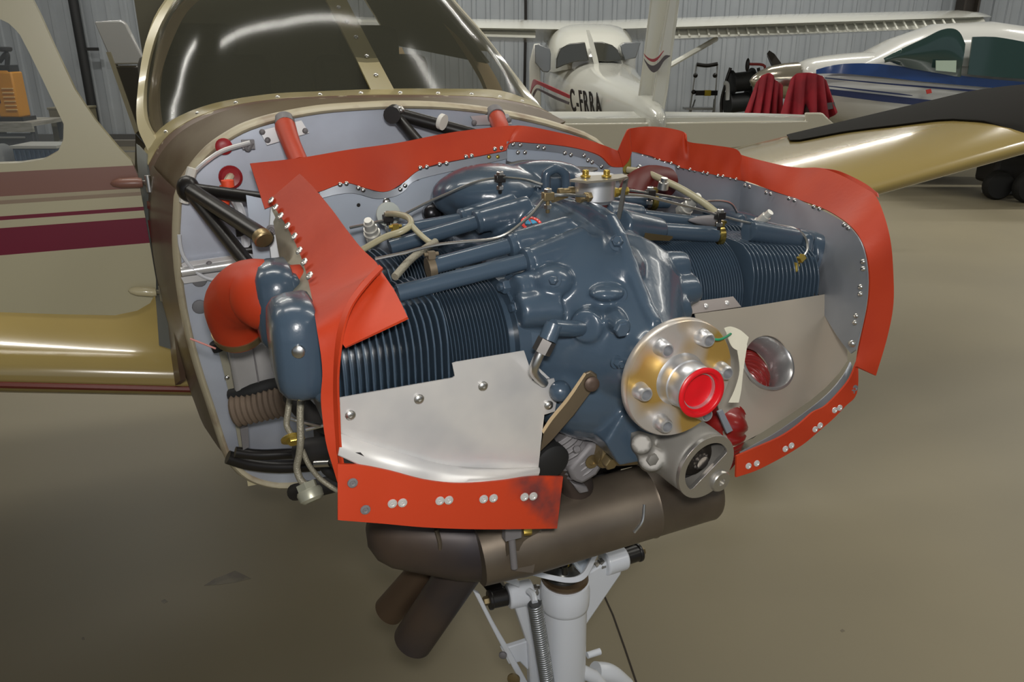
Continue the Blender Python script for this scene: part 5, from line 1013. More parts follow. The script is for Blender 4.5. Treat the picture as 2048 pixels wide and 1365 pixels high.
heads('rivet', [(-0.6,0.025,0.227),(-0.6,0.039,0.225),(-0.6,0.075,0.22),(-0.6,0.087,0.217),(-0.6,0.131,0.206),(-0.6,0.144,0.202),(-0.6,0.172,0.199),(-0.6,0.181,0.19),(-0.6,0.19,0.186),(-0.6,0.211,0.176)], N_, .0042, steel, rb2o)
heads('rivet', [(-0.601,0.035,0.212),(-0.601,0.049,0.211)], N_, .0042, steel, rb2o); heads('rivet', [(-0.605,-0.021,0.206),(-0.605,-0.004,0.205)], N_, .0042, gold, rb_m)
heads('screw', [(-0.608,-0.215,0.137)], N_, .0075, steel, rb_m); heads('screw', [(-0.608,-0.157,0.175)], N_, .004, greycast, rb_m); heads('rivet', [(-0.609,-0.189,0.156),(-0.609,-0.235,0.152)], N_, .005, alum, rb_m)
for a in [(-0.61,-0.265,0.135),(-0.61,-0.117,0.132)]: build(M().lathe(a, (1, 0, 0), [(0, .0035), (.0008, .003)], 10), 'hole', black, rb_m)
# wrinkled sealant
pt_ = build(M().ribbon([(-0.598,0.015,0.193),(-0.598,0.043,0.197),(-0.598,0.073,0.196),(-0.598,0.099,0.192),(-0.598,0.12,0.185),(-0.598,0.152,0.18),(-0.598,0.198,0.176)], [(-0.598,0.019,0.187),(-0.598,0.043,0.177),(-0.598,0.068,0.172),(-0.598,0.099,0.174),(-0.598,0.126,0.17),(-0.598,0.158,0.167),(-0.598,0.198,0.171)], .014, 40, 5, wav=.004), 'sealant_bead', putty, AP, label='wrinkled grey sealant', smooth=70)
# rear baffle, port half, with corner
rb3 = [(-0.615,0.285,0.2),(-0.615,0.329,0.189),(-0.615,0.39,0.17),(-0.615,0.479,0.147),(-0.615,0.564,0.125),(-0.615,0.579,0.028),(-0.615,0.491,0.036),(-0.615,0.401,0.043),(-0.615,0.285,0.053)]
cor = [(-0.615,0.564,0.125)][0]
r3 = build(M().plate(rb3, (-.002, 0, 0)), 'rear_baffle', alumg, AP, label='dark grey rear baffle on the far side')
heads('rivet', [(-0.611,0.308,0.189),(-0.611,0.32,0.185),(-0.611,0.337,0.182),(-0.611,0.349,0.179),(-0.611,0.364,0.175),(-0.611,0.378,0.172),(-0.611,0.397,0.163),(-0.611,0.41,0.161),(-0.611,0.425,0.157),(-0.611,0.438,0.154),(-0.611,0.458,0.149),(-0.611,0.47,0.146),(-0.611,0.497,0.14),(-0.611,0.51,0.138),(-0.611,0.531,0.133),(-0.611,0.545,0.13)], N_, .0042, steel, r3)
build(M().plate([(-0.6,0.276,0.201),(-0.6,0.32,0.188),(-0.6,0.378,0.169),(-0.6,0.384,0.15),(-0.6,0.382,0.122),(-0.6,0.365,0.142),(-0.6,0.334,0.158),(-0.6,0.278,0.157)], (.002, 0, 0)), 'baffle_patch', alumb, r3)
heads('screw', [(-0.596,0.294,0.17)], N_, .0065, steel, r3); heads('screw', [(-0.593,0.315,0.165)], N_, .010, mat('dark_red_stud', (.12, .04, .05), .5), r3)
build(M().lathe([(-0.62,0.284,0.172)][0], (1, 0, 0), [(0, .017), (.004, .017), (.005, .012)], 20), 'hose_end', mat('ochre_disc', (.30, .24, .05), .5), AP)
build(M().tube([V(a) for a in [(-0.5,0.22,0.128),(-0.52,0.245,0.147),(-0.54,0.285,0.153),(-0.56,0.332,0.144)]], .03, 20), 'scat_hose', mat('dark_red_hose', (.10, .008, .006), .5), AP)
# port side baffle following the cowl, from the rear corner round to the front
c0 = V(cor)
sideT = [c0] + [V(a) for a in [(-0.54,0.57,0.119),(-0.46,0.559,0.119),(-0.38,0.537,0.116),(-0.3,0.509,0.116),(-0.22,0.471,0.115),(-0.17,0.45,0.103),(-0.145,0.442,0.08),(-0.13,0.438,0.048),(-0.12,0.431,0.018),(-0.11,0.419,-0.019),(-0.1,0.403,-0.056)]]
sideB = [V((c0.x, c0.y, -.05))] + [V(a) for a in [(-0.52,0.511,-0.021),(-0.46,0.483,-0.045),(-0.4,0.46,-0.057),(-0.34,0.456,-0.049),(-0.3,0.455,-0.037),(-0.27,0.451,-0.028),(-0.25,0.453,-0.028),(-0.22,0.444,-0.035),(-0.19,0.433,-0.045),(-0.15,0.419,-0.058),(-0.11,0.405,-0.066)]]
sdb = build(M().ribbon(sideT, sideB, .002, 60, 6, smooth=3), 'side_baffle', alumg, AP, smooth=60, label='grey curved side baffle on the far side')
rvp = [(-0.6,0.564,0.118),(-0.585,0.564,0.117),(-0.53,0.562,0.114),(-0.515,0.561,0.114),(-0.45,0.551,0.116),(-0.43,0.547,0.116),(-0.36,0.53,0.117),(-0.34,0.525,0.117),(-0.225,0.471,0.115),(-0.21,0.466,0.113),(-0.14,0.434,0.076),(-0.14,0.437,0.064),(-0.125,0.421,0.04),(-0.125,0.423,0.028),(-0.12,0.416,-0.006),(-0.115,0.41,-0.015)]
heads('rivet', [V(a)+Vector((.001, -.004, 0)) for a in rvp], (.35, -1, .1), .0042, steel, sdb)
heads('screw', [(-0.1,0.392,-0.044)], (.5, -1, 0), .006, steel, sdb)
gus = build(M().plate([(-0.29,0.423,-0.03),(-0.3,0.45,-0.01),(-0.28,0.478,0.002),(-0.26,0.466,-0.019),(-0.27,0.437,-0.024)], (.0, .002, .002)), 'gusset', alumg, AP, label='grey corner gusset')
heads('screw', [(-0.275,0.444,-0.01)], (.6, -.4, .6), .0062, steel, gus); heads('screw', [(-0.27,0.457,-0.009)], (.6, -.4, .6), .004, greycast, gus)
build(M().tube([V(a) for a in [(-0.245,0.441,-0.009),(-0.24,0.446,-0.015)]], .006, 10, 1), 'plug_void_fill', rubber, AP)
# inlet ramp with duct hole
A_, B_, C_ = [-0.2,0.138,0.025], [-0.25,0.453,-0.015], [-0.06,0.159,-0.167]
rol = [(-0.187,0.132,0.01),(-0.211,0.257,-0.001),(-0.25,0.453,-0.015),(-0.237,0.465,-0.037),(-0.217,0.477,-0.066),(-0.19,0.488,-0.105),(-0.181,0.485,-0.117),(-0.165,0.458,-0.129),(-0.145,0.417,-0.141),(-0.127,0.371,-0.15),(-0.106,0.312,-0.157),(-0.084,0.244,-0.164),(-0.07,0.195,-0.166),(-0.06,0.159,-0.167),(-0.072,0.163,-0.153),(-0.097,0.159,-0.118),(-0.113,0.155,-0.096)]
hcen = [(-0.157,0.279,-0.079)][0]
nrm = unit(A_, C_, B_)
if nrm.z < 0: nrm = -nrm
ux = (V(B_)-V(A_)).normalized(); uy = nrm.cross(ux).normalized()
hr = .0445
hk = 1.27
hole = [V(hcen)+ux*hr*hk*math.cos(2*PI*k/48)+uy*hr*math.sin(2*PI*k/48) for k in range(48)]
rmp = build(M().holed(rol, hcen, hole, -nrm*.002), 'inlet_ramp', alumw, AP, label='warm aluminium inlet ramp with duct hole', smooth=20)
def orr(d, r): return [V(hcen)+nrm*(.003-d)+ux*(hr+r)*hk*math.cos(2*PI*k/56)+uy*(hr+r)*math.sin(2*PI*k/56) for k in range(56)]
dct = build(M().rings([orr(*a) for a in [(0, -.0005), (.0005, .002), (.003, .002), (.003, -.001), (.045, -.003), (.045, -.006), (.004, -.004), (0, -.0015), (0, -.0005)]], cap=False), 'duct_ring', mat('satin_duct_ring', (.5, .5, .5), .3, .8), rmp)
fl2 = [(-0.2,0.138,0.025),(-0.221,0.247,0.016),(-0.212,0.258,0),(-0.188,0.133,0.01)]
fr = build(M().plate([V(a)+nrm*.001 for a in fl2], nrm*.002), 'ramp_flange', mat('pinkish_aluminium', (.50, .45, .43), .4, .6), rmp)
heads('rivet', [V(a)+nrm*.003 for a in [(-0.202,0.181,0.014),(-0.212,0.229,0.01)]], nrm, .0045, alum, fr)
# front edge of the ramp: rolled lip
fe1 = [(-0.179,0.481,-0.118),(-0.165,0.458,-0.129),(-0.145,0.417,-0.141),(-0.127,0.371,-0.15),(-0.106,0.312,-0.157),(-0.084,0.244,-0.164),(-0.07,0.195,-0.166),(-0.06,0.159,-0.167)]
fe2 = [V(a)+Vector((.006, 0, -.024)) for a in fe1]
build(M().ribbon(fe1, fe2, .0018, 30, 3, bulge=.003), 'rolled_lip', alumg, rmp, smooth=70)
# red scat hose inside the duct and beside the flange
hp = [V(hcen)-nrm*.095+ux*.045+uy*.02, V(hcen)-nrm*.062+ux*.015-uy*.010, V(hcen)-nrm*.062-ux*.022-uy*.030, V(hcen)-nrm*.085-ux*.055-uy*.055, [(-0.125,0.179,-0.156)][0], [(-0.15,0.183,-0.226)][0]]
m = M().ribbed(hp, .034, .0022, .0085, 30); build(m, 'scat_hose', redhose, AP, smooth=75, label='dark red ribbed air hose')
build(M().plate([(-0.07,0.12,-0.099),(-0.07,0.128,-0.097),(-0.06,0.142,-0.128),(-0.06,0.132,-0.131)], (-.004, 0, 0)), 'support_strut', alumg, AP)
# ---- orange silicone seals
def seal(a, b, th, label, n=50, m=5, sm=4, mt=orange, **k):
    return build(M().ribbon(a, b, th, n, m, smooth=sm, **k), 'baffle_seal', mt, AP, label=label, smooth=60)
sA = seal([(-0.625,-0.437,0.214),(-0.63,-0.355,0.218),(-0.63,-0.269,0.228),(-0.63,-0.18,0.236),(-0.63,-0.086,0.249),(-0.63,0.011,0.256),(-0.625,0.045,0.257)], [(-0.6,-0.424,0.142),(-0.605,-0.373,0.157),(-0.603,-0.331,0.164),(-0.603,-0.287,0.176),(-0.603,-0.253,0.165),(-0.603,-0.217,0.156),(-0.603,-0.185,0.17),(-0.603,-0.144,0.194),(-0.603,-0.039,0.209),(-0.603,0.012,0.216)], .003, 'long red orange seal along the rear baffle', 70, 6, 4)
sB = seal([(-0.62,0.041,0.258),(-0.615,0.065,0.255),(-0.61,0.104,0.247),(-0.61,0.167,0.232),(-0.61,0.223,0.214),(-0.6,0.246,0.205)], [(-0.602,0.009,0.217),(-0.6,0.02,0.231),(-0.6,0.058,0.228),(-0.6,0.11,0.222),(-0.6,0.163,0.212),(-0.6,0.207,0.197),(-0.6,0.232,0.176),(-0.6,0.259,0.173)], .003, 'red orange seal piece right of the joint', 50, 5)
sC0 = seal([(-0.6,0.246,0.205),(-0.6,0.256,0.227),(-0.6,0.264,0.242),(-0.605,0.271,0.245),(-0.62,0.285,0.244)], [(-0.598,0.258,0.174),(-0.598,0.269,0.185),(-0.6,0.276,0.2),(-0.605,0.278,0.205),(-0.62,0.29,0.206)], .003, 'folded curl of the seal at the far corner', 30, 4)
sC = seal([(-0.61,0.274,0.245),(-0.63,0.323,0.245),(-0.64,0.377,0.24),(-0.635,0.418,0.231),(-0.62,0.416,0.224),(-0.615,0.418,0.213),(-0.625,0.48,0.203),(-0.63,0.549,0.191),(-0.63,0.567,0.176)], [(-0.61,0.282,0.201),(-0.612,0.316,0.193),(-0.612,0.358,0.178),(-0.612,0.391,0.17),(-0.61,0.402,0.162),(-0.61,0.415,0.159),(-0.612,0.464,0.148),(-0.612,0.529,0.134),(-0.612,0.57,0.123)], .003, 'orange seal at the far corner', 60, 5, wav=.003)
sD = seal([(-0.64,0.553,0.182),(-0.62,0.583,0.172),(-0.55,0.605,0.164),(-0.5,0.613,0.164),(-0.44,0.607,0.172),(-0.37,0.59,0.17),(-0.28,0.562,0.16),(-0.24,0.546,0.155),(-0.19,0.516,0.134),(-0.155,0.499,0.101),(-0.135,0.493,0.057),(-0.115,0.484,0.004),(-0.1,0.465,-0.048),(-0.085,0.437,-0.1)],
          [(-0.61,0.56,0.128),(-0.58,0.57,0.123),(-0.51,0.565,0.118),(-0.44,0.554,0.117),(-0.35,0.533,0.117),(-0.29,0.511,0.116),(-0.22,0.477,0.113),(-0.18,0.461,0.101),(-0.15,0.448,0.081),(-0.135,0.445,0.05),(-0.125,0.44,0.011),(-0.115,0.427,-0.026),(-0.105,0.413,-0.059),(-0.085,0.392,-0.077)], .003, 'wide red orange seal curving down the far side', 90, 6)
seal([(-0.445,0.612,0.172),(-0.38,0.599,0.175),(-0.3,0.581,0.165),(-0.25,0.56,0.158)], [(-0.43,0.611,0.166),(-0.36,0.593,0.166),(-0.28,0.568,0.156),(-0.24,0.553,0.152)], .003, 'doubled seal edge', 24, 2)
sE = seal([(-0.55,-0.419,0.165),(-0.51,-0.413,0.152),(-0.46,-0.407,0.138),(-0.4,-0.403,0.12),(-0.33,-0.404,0.104),(-0.25,-0.411,0.094),(-0.18,-0.419,0.089),(-0.13,-0.425,0.081),(-0.118,-0.425,0.038),(-0.118,-0.43,0),(-0.112,-0.43,-0.051),(-0.105,-0.424,-0.09),(-0.098,-0.419,-0.119)],
          [(-0.53,-0.371,0.206),(-0.47,-0.36,0.191),(-0.4,-0.349,0.171),(-0.33,-0.346,0.159),(-0.26,-0.34,0.145),(-0.19,-0.333,0.134),(-0.165,-0.358,0.127),(-0.14,-0.383,0.111),(-0.122,-0.399,0.092),(-0.114,-0.408,0.068),(-0.112,-0.414,0.032),(-0.112,-0.416,-0.013),(-0.105,-0.419,-0.064),(-0.095,-0.415,-0.111)], .0035, 'large orange flap folded over the near cylinders', 110, 8, 4)
sF = seal([(-0.215,-0.333,0.134),(-0.155,-0.325,0.114),(-0.098,-0.324,0.095)], [(-0.135,-0.407,0.092),(-0.12,-0.406,0.079),(-0.105,-0.399,0.066)], .0035, 'loose triangular end of the orange flap', 30, 6, 2)
seal([(-0.19,-0.333,0.137),(-0.163,-0.358,0.128),(-0.138,-0.383,0.113),(-0.12,-0.399,0.094),(-0.112,-0.408,0.069),(-0.11,-0.414,0.026),(-0.11,-0.417,-0.019),(-0.104,-0.418,-0.063),(-0.094,-0.415,-0.111)], [(-0.18,-0.331,0.135),(-0.153,-0.356,0.126),(-0.128,-0.381,0.111),(-0.11,-0.396,0.093),(-0.102,-0.405,0.066),(-0.101,-0.411,0.029),(-0.102,-0.413,-0.016),(-0.098,-0.415,-0.061),(-0.09,-0.413,-0.108)], .003, 'turned up edge of the near flap', 50, 2)
fn_ = unit([(-0.55,-0.415,0.165)][0], [(-0.53,-0.371,0.206)][0], [(-0.33,-0.404,0.104)][0]); fn_ = fn_ if fn_.x > 0 else -fn_
heads('rivet', [V(a)+fn_*.002 for a in [(-0.54,-0.417,0.165),(-0.51,-0.415,0.159),(-0.48,-0.412,0.151),(-0.45,-0.407,0.141),(-0.415,-0.403,0.132),(-0.37,-0.404,0.121),(-0.33,-0.404,0.114),(-0.285,-0.405,0.106)]], fn_, .0064, steel, sE, 'washer')
sH = seal([(-0.095,-0.421,-0.077),(-0.09,-0.395,-0.082),(-0.09,-0.359,-0.098),(-0.088,-0.315,-0.12),(-0.088,-0.268,-0.136),(-0.09,-0.212,-0.146),(-0.092,-0.167,-0.151),(-0.095,-0.116,-0.164)], [(-0.088,-0.428,-0.15),(-0.086,-0.376,-0.167),(-0.085,-0.319,-0.187),(-0.085,-0.25,-0.208),(-0.088,-0.176,-0.229),(-0.092,-0.125,-0.244)], .0035, 'wide orange lower seal strip with sooty right end', 60, 5, mt=orangegrime)
heads('rivet', [V(a)+Vector((.003, 0, 0)) for a in [(-0.086,-0.36,-0.141),(-0.086,-0.347,-0.143),(-0.086,-0.298,-0.152),(-0.086,-0.286,-0.154),(-0.086,-0.238,-0.164),(-0.086,-0.224,-0.166),(-0.086,-0.179,-0.175),(-0.086,-0.166,-0.177)]], (1, 0, 0), .0062, alum, sH, 'washer')
heads('rivet', [V(a)+Vector((.004, 0, 0)) for a in [(-0.088,-0.407,-0.101),(-0.088,-0.394,-0.142)]], (1, 0, 0), .0065, greycast, sH, 'washer')
sI = seal([(-0.05,0.144,-0.165),(-0.05,0.169,-0.16),(-0.055,0.218,-0.155),(-0.06,0.246,-0.151),(-0.063,0.271,-0.142),(-0.068,0.298,-0.131),(-0.075,0.329,-0.129),(-0.082,0.363,-0.112),(-0.088,0.386,-0.096),(-0.095,0.402,-0.073)], [(-0.046,0.144,-0.198),(-0.046,0.179,-0.195),(-0.05,0.219,-0.189),(-0.055,0.251,-0.184),(-0.058,0.281,-0.175),(-0.062,0.312,-0.161),(-0.068,0.341,-0.151),(-0.075,0.371,-0.137),(-0.082,0.398,-0.124),(-0.09,0.403,-0.082)], .0035, 'orange lower seal strip under the far inlet ramp', 60, 5, 4)
heads('rivet', [V(a)+Vector((.004, .0, 0)) for a in [(-0.048,0.164,-0.183),(-0.048,0.179,-0.182),(-0.054,0.236,-0.173),(-0.056,0.249,-0.171),(-0.062,0.298,-0.156),(-0.063,0.308,-0.152),(-0.073,0.344,-0.137),(-0.075,0.356,-0.136)]], (1, -.1, .1), .0050, alum, sI, 'washer')
heads('rivet', [V(a)+Vector((.004, .0, 0)) for a in [(-0.086,0.389,-0.12),(-0.087,0.395,-0.114)]], (1, -.1, .1), .0055, greycast, sI, 'washer')
# orange intake elbow at the starboard side
E_ = [(-0.4,-0.451,0.047),(-0.42,-0.461,0.052),(-0.45,-0.477,0.044),(-0.48,-0.494,0.023),(-0.5,-0.498,-0.004),(-0.52,-0.49,-0.042)]
elb = build(M().tube([V(E_[0])+Vector((.0, .05, 0))]+[V(a) for a in E_], [.046, .048, .050, .050, .046, .042, .041], 32, 6), 'air_elbow', orange, AP, label='orange silicone air elbow')
a_, b_ = V(E_[4]), V(E_[5]); d_ = (b_-a_).normalized()
build(M().lathe(b_-d_*.016, d_, [(0, .042), (0, .0435), (.012, .0435), (.012, .042)], 32), 'hose_clamp', brass, elb)
build(M().tube([b_-d_*.01+Vector((.02, -.04, -.02)), b_-d_*.01+Vector((.0, -.075, -.005))], .0015, 6, 1), 'safety_wire', mat('pink_wire', (.6, .25, .22), .5), elb)
# ---- braided hoses at the lower starboard side
def hose(pts, r_, mt, label): return build(M().tube([V(a) for a in pts], r_, 12), 'hose', mt, AP, label=label)
h1 = hose([(-0.35,-0.453,0),(-0.34,-0.45,-0.02),(-0.32,-0.445,-0.04),(-0.3,-0.445,-0.059),(-0.29,-0.452,-0.085),(-0.285,-0.457,-0.105),(-0.28,-0.453,-0.118)], .0044, hosegrey, 'braided hose ending in a yellow nut')
build(M().lathe([(-0.275,-0.452,-0.119)][0], (.7, 0, -.7), [(0, .013), (.003, .0165), (.007, .0165), (.008, .012)], 20).hexnut([(-0.268,-0.453,-0.116)][0], (.8, 0, -.5), .009, .012), 'hose_end_nut', gold, h1)
h2 = hose([(-0.27,-0.435,-0.058),(-0.26,-0.44,-0.082),(-0.25,-0.444,-0.115),(-0.25,-0.448,-0.137),(-0.25,-0.453,-0.156),(-0.245,-0.451,-0.172),(-0.24,-0.444,-0.182)], .0050, hosegrey, 'long braided hose hanging by the corner')
build(M().hexnut([(-0.236,-0.445,-0.176)][0], (.6, .2, -.8), .0145, .016).lathe([(-0.228,-0.443,-0.182)][0], (.6, .2, -.8), [(0, .016), (.004, .018), (.014, .017), (.018, .012)], 18), 'hose_end_nut', mat('pale_brass_nut', (.42, .42, .33), .4, .5), h2)
hose([(-0.26,-0.442,-0.136),(-0.255,-0.436,-0.158),(-0.25,-0.423,-0.181),(-0.24,-0.402,-0.2),(-0.24,-0.385,-0.213)], .0038, hosegrey, 'thin braided hose sweeping under the baffle')
build(M().tube([V(a) for a in [(-0.36,-0.449,0.005),(-0.345,-0.445,-0.015)]], .0085, 10, 1), 'fire_sleeve', whitepart, AP)
for pts in ([(-0.31,-0.452,-0.106),(-0.3,-0.437,-0.11),(-0.3,-0.409,-0.123)], [(-0.33,-0.426,-0.14),(-0.32,-0.399,-0.133)]): build(M().tube([V(a) for a in pts], .003, 8), 'control_cable', steel, AP)

# ================================================================ alternator link, mechanical pump, oil filter area, starter drive
lk = M().plate([(-0.075,-0.099,-0.005),(-0.072,-0.091,-0.002),(-0.072,-0.082,-0.009),(-0.074,-0.078,-0.022),(-0.076,-0.084,-0.03),(-0.1,-0.097,-0.075),(-0.13,-0.115,-0.124),(-0.14,-0.13,-0.146),(-0.13,-0.129,-0.106),(-0.1,-0.116,-0.06),(-0.08,-0.101,-0.023)], (-.006, .004, 0))
lko = build(lk, 'alternator_link', olivem, AP, label='olive bronze adjusting link', bevel=.0015)
build(M().ribbon([(-0.07,-0.101,-0.002),(-0.09,-0.114,-0.042),(-0.115,-0.127,-0.082),(-0.125,-0.134,-0.104)], [(-0.07,-0.099,-0.003),(-0.09,-0.111,-0.044),(-0.115,-0.124,-0.085),(-0.125,-0.132,-0.108)], .003, 20, 1), 'raw_edge', edge, lko)
build(M().lathe([(-0.068,-0.091,-0.017)][0], (1, -.2, .1), [(0, .010), (.004, .010), (.006, .007), (.006, .003)], 16), 'pivot_bolt', mat('brown_pivot', (.09, .06, .045), .5, .4), lko)
build(M().tube([V(a) for a in [(-0.16,-0.09,-0.08),(-0.15,-0.07,-0.096),(-0.14,-0.046,-0.119)]], .0065, 10, 1), 'control_rod', brass, AP)
pm = M(); pa, pb = V([(-0.19,-0.098,-0.157)][0]), V([(-0.17,-0.058,-0.172)][0])
build(M().ribbed([(-0.2,-0.072,-0.151),(-0.185,-0.035,-0.215)], .029, .0022, .009), 'fuel_pump', greycast, AP, smooth=60, label='grey finned fuel pump')
pmb = build(M().plate([(-0.16,-0.072,-0.198),(-0.16,-0.038,-0.164),(-0.16,-0.024,-0.162),(-0.16,-0.015,-0.186),(-0.155,-0.013,-0.199),(-0.155,-0.026,-0.216),(-0.155,-0.051,-0.227),(-0.16,-0.065,-0.218)], (-.06, 0, 0)), 'pump_body', greycast, AP, bevel=.006)
build(M().lathe([(-0.154,-0.037,-0.188)][0], (1, 0, 0), [(0, .011), (.002, .011), (.002, .006), (-.004, .005)], 18), 'port', brass, pmb)
for a in [(-0.17,-0.044,-0.153),(-0.17,-0.058,-0.172)]: build(M().lathe(a, (.8, 0, .5), [(0, .006), (.01, .006), (.012, .004)], 10), 'bolt', greycast, pmb)
build(M().lathe(V([(-0.19,-0.102,-0.177)][0]), (1, .1, -.1), [(0, .024), (.004, .028), (.03, .028), (.034, .022)], 24), 'rubber_boot', rubber, AP)
build(M().tube([V(a) for a in [(-0.15,-0.03,-0.172),(-0.145,0.006,-0.18),(-0.15,0.054,-0.19)]], .018, 16), 'oil_gallery', brass, AP)
build(M().hexnut([(-0.135,-0.022,-0.177)][0], (1, .1, -.2), .012, .014).lathe([(-0.15,-0.02,-0.18)][0], (1, .1, -.2), [(0, .016), (.01, .016), (.014, .012)], 20), 'drain_plug', brass, AP)
for pts in [[(-0.17,-0.06,-0.23),(-0.17,-0.034,-0.242),(-0.17,-0.029,-0.252),(-0.17,-0.046,-0.252)]]: build(M().plate(pts, (-.02, 0, 0)), 'casting_tab', greycast, AP, bevel=.003)
# starter motor with open drive housing
st = M()
sa, sbb = V([(-0.03,0.088,-0.161)][0]), V([(-0.055,0.015,-0.134)][0])
axis = V((.95, .10, -.08)).normalized()
c1_ = V([(-0.03,0.072,-0.154)][0])
st.lathe(c1_-axis*.09, axis, [(0, .001), (0, .046), (.03, .050), (.060, .0505), (.084, .0495), (.0895, .047), (.0895, .0405), (.050, .0405), (.050, .001)], 40, cap=False)
st.plate([V(a) for a in [(-0.075,-0.016,-0.112),(-0.075,-0.003,-0.111),(-0.075,0.045,-0.134),(-0.075,0.074,-0.128),(-0.075,0.097,-0.141),(-0.075,0.103,-0.209),(-0.075,0.067,-0.192),(-0.075,0.039,-0.169),(-0.075,0.024,-0.179),(-0.075,0.004,-0.167),(-0.075,-0.011,-0.138)]], (-.035, 0, 0))
st.cyl([(-0.058,0.003,-0.143)][0], [(-0.11,0.039,-0.177)][0], .018, .022, 20)
st.cyl([(-0.062,-0.012,-0.119)][0], [(-0.11,0.02,-0.149)][0], .014, .02, 20)
sto = build(st, 'starter_housing', bare, AP, remesh=.0030, lap=4, label='cast aluminium starter drive housing')
# front face ring with D-shaped window
fc = c1_+axis*.0005; x_, y_, z_ = basis(axis)
def fpt(u, v): return fc + x_*u + y_*v
sx = -1 if x_.dot(V((0, 1, 0))) < 0 else 1
out_ = [fpt(.0495*math.cos(2*PI*k/48), .0495*math.sin(2*PI*k/48)) for k in range(48)]
hr_ = []
R2v, U2v = V((0, 1, 0)) - axis*axis.dot(V((0, 1, 0))), None
R2v.normalize(); U2v = R2v.cross(axis)*-1
if U2v.z < 0: U2v = -U2v
for k in range(40):
    a = 2*PI*k/40; u, v = .0385*math.cos(a), .0385*math.sin(a)
    dn = u*.62 - v*.78          # distance towards lower right: the window is cut flat there
    if dn > .010: u -= (dn-.010)*.62; v += (dn-.010)*.78
    hr_.append(fc + R2v*u + U2v*v)
build(M().holed(out_, fc - R2v*.006 + U2v*.006, hr_, axis*.006, 72), 'nose_face', mat('machined_nose', (.55, .53, .50), .3, .85), sto, smooth=30, bevel=.001)
build(M().lathe(fc-axis*.030, axis, [(0, .0385), (.0015, .0385), (.0015, .001)], 30), 'dark_cavity', darkgap, sto)  # near-black disc paints the shade inside the hollow housing
build(M().lathe(fc-axis*.022+R2v*.004-U2v*.001, axis, [(0, .026), (.003, .027), (.0035, .022), (.0035, .018), (.006, .018), (.006, .0)], 30), 'drive_gear', mat('dark_gear_steel', (.10, .085, .07), .35, .8), sto)
pin = M(); 
for k in range(10):
    a = 2*PI*k/10; pin.box(fc-axis*.014+R2v*(.004+.011*math.cos(a))+U2v*(-.001+.011*math.sin(a)), (.008, .004, .004))
pin.cyl(fc-axis*.02+R2v*.004-U2v*.001, fc-axis*.006+R2v*.004-U2v*.001, .010, n=20); build(pin, 'pinion', mat('pinion_steel', (.25, .23, .21), .3, .9), sto)
q_ = fc + R2v*.029 - U2v*.031 + axis*.003
build(M().lathe(q_, axis, [(0, .017), (.006, .0165), (.008, .015), (.008, .006), (.005, .0055), (.005, .001)], 26), 'nose_boss', mat('machined_nose2', (.50, .48, .44), .35, .85), sto)
build(M().hexnut([(-0.056,0.002,-0.142)][0], (1, 0, 0), .009, .006), 'bolt', bare, sto)

# ================================================================ exhaust muffler and tailpipes
ma, mb = V([(-0.2,0.218,-0.311)][0]), V([(-0.2,-0.091,-0.327)][0])
mc = V([(-0.215,-0.153,-0.339)][0])
ax = (mb-ma).normalized(); L_ = (mc-ma).length
mf = build(M().lathe(ma, mc-ma, [(0, .046), (.004, .058), (.010, .061), (.018, .0605), (.12, .0605), (.122, .062), (.126, .0605), (L_-.02, .0605), (L_, .058), (L_+.05, .055)], 44), 'muffler', exh, AP, label='grey brown exhaust muffler')
w0 = ma.lerp(mc, .42)
build(M().tube([w0+Vector((.050, .0, .034)), w0+Vector((.060, -.008, .012)), w0+Vector((.060, -.022, -.006))], .003), 'weld_bead', steel, mf)
build(M().plate([mc+Vector((.045, .04, .045)), mc+Vector((.05, -.02, .060)), mc+Vector((.05, -.02, -.01)), mc+Vector((.06, .02, -.02))], (.004, 0, 0)), 'clamp_plate', exh, mf)
clb = V([(-0.145,-0.171,-0.286)][0])
build(M().tube([clb+Vector((0, 0, .028)), clb+Vector((0, 0, .0)), clb+Vector((.0, .004, -.05))], .0055, 10, 1).box(clb+Vector((0, 0, .02)), (.014, .026, .03)), 'clamp_bolt', greycast, mf, bevel=.001)
build(M().hexnut(clb+Vector((.004, .017, .014)), (.3, 1, 0), .0065, .012), 'nut', gold, mf)
# dark can at the left and two tailpipes
ca_, cb_ = V([(-0.235,-0.154,-0.356)][0]), V([(-0.3,-0.295,-0.321)][0])
can_ = build(M().lathe(cb_+(cb_-ca_).normalized()*.055, ca_-cb_, [(0, .02), (.010, .045), (.03, .062), (.055, .069), (.16, .068), (.20, .062), (.23, .05)], 40), 'exhaust_can', exhd, AP, label='sooty dark exhaust collector', smooth=60)
build(M().tube([V(a) for a in [(-0.215,-0.265,-0.286),(-0.212,-0.261,-0.312),(-0.225,-0.26,-0.355)]], .0035), 'weld_bead', exh, can_)
tpa, tpb = V([(-0.27,-0.197,-0.396)][0]), V([(-0.34,-0.278,-0.59)][0])
dd = (tpb-tpa)
def pipe(a, b, r, nm='tailpipe', mt=exhd):
    d = b-a; L = d.length; return build(M().lathe(a, d, [(0, r), (L, r), (L, r-.003), (L-.05, r-.003)], 36, cap=False).lathe(a+d*.6, d, [(0, r-.003), (.001, .001)], 24), nm, mt, AP)
pipe(tpa, tpb, .036); p2 = pipe(V([(-0.36,-0.217,-0.44)][0]), V([(-0.42,-0.3,-0.579)][0]), .029)
exht = mat('heat_stained_pipe', (.10, .065, .04), .5, .5)
p2.data.materials[0] = exht

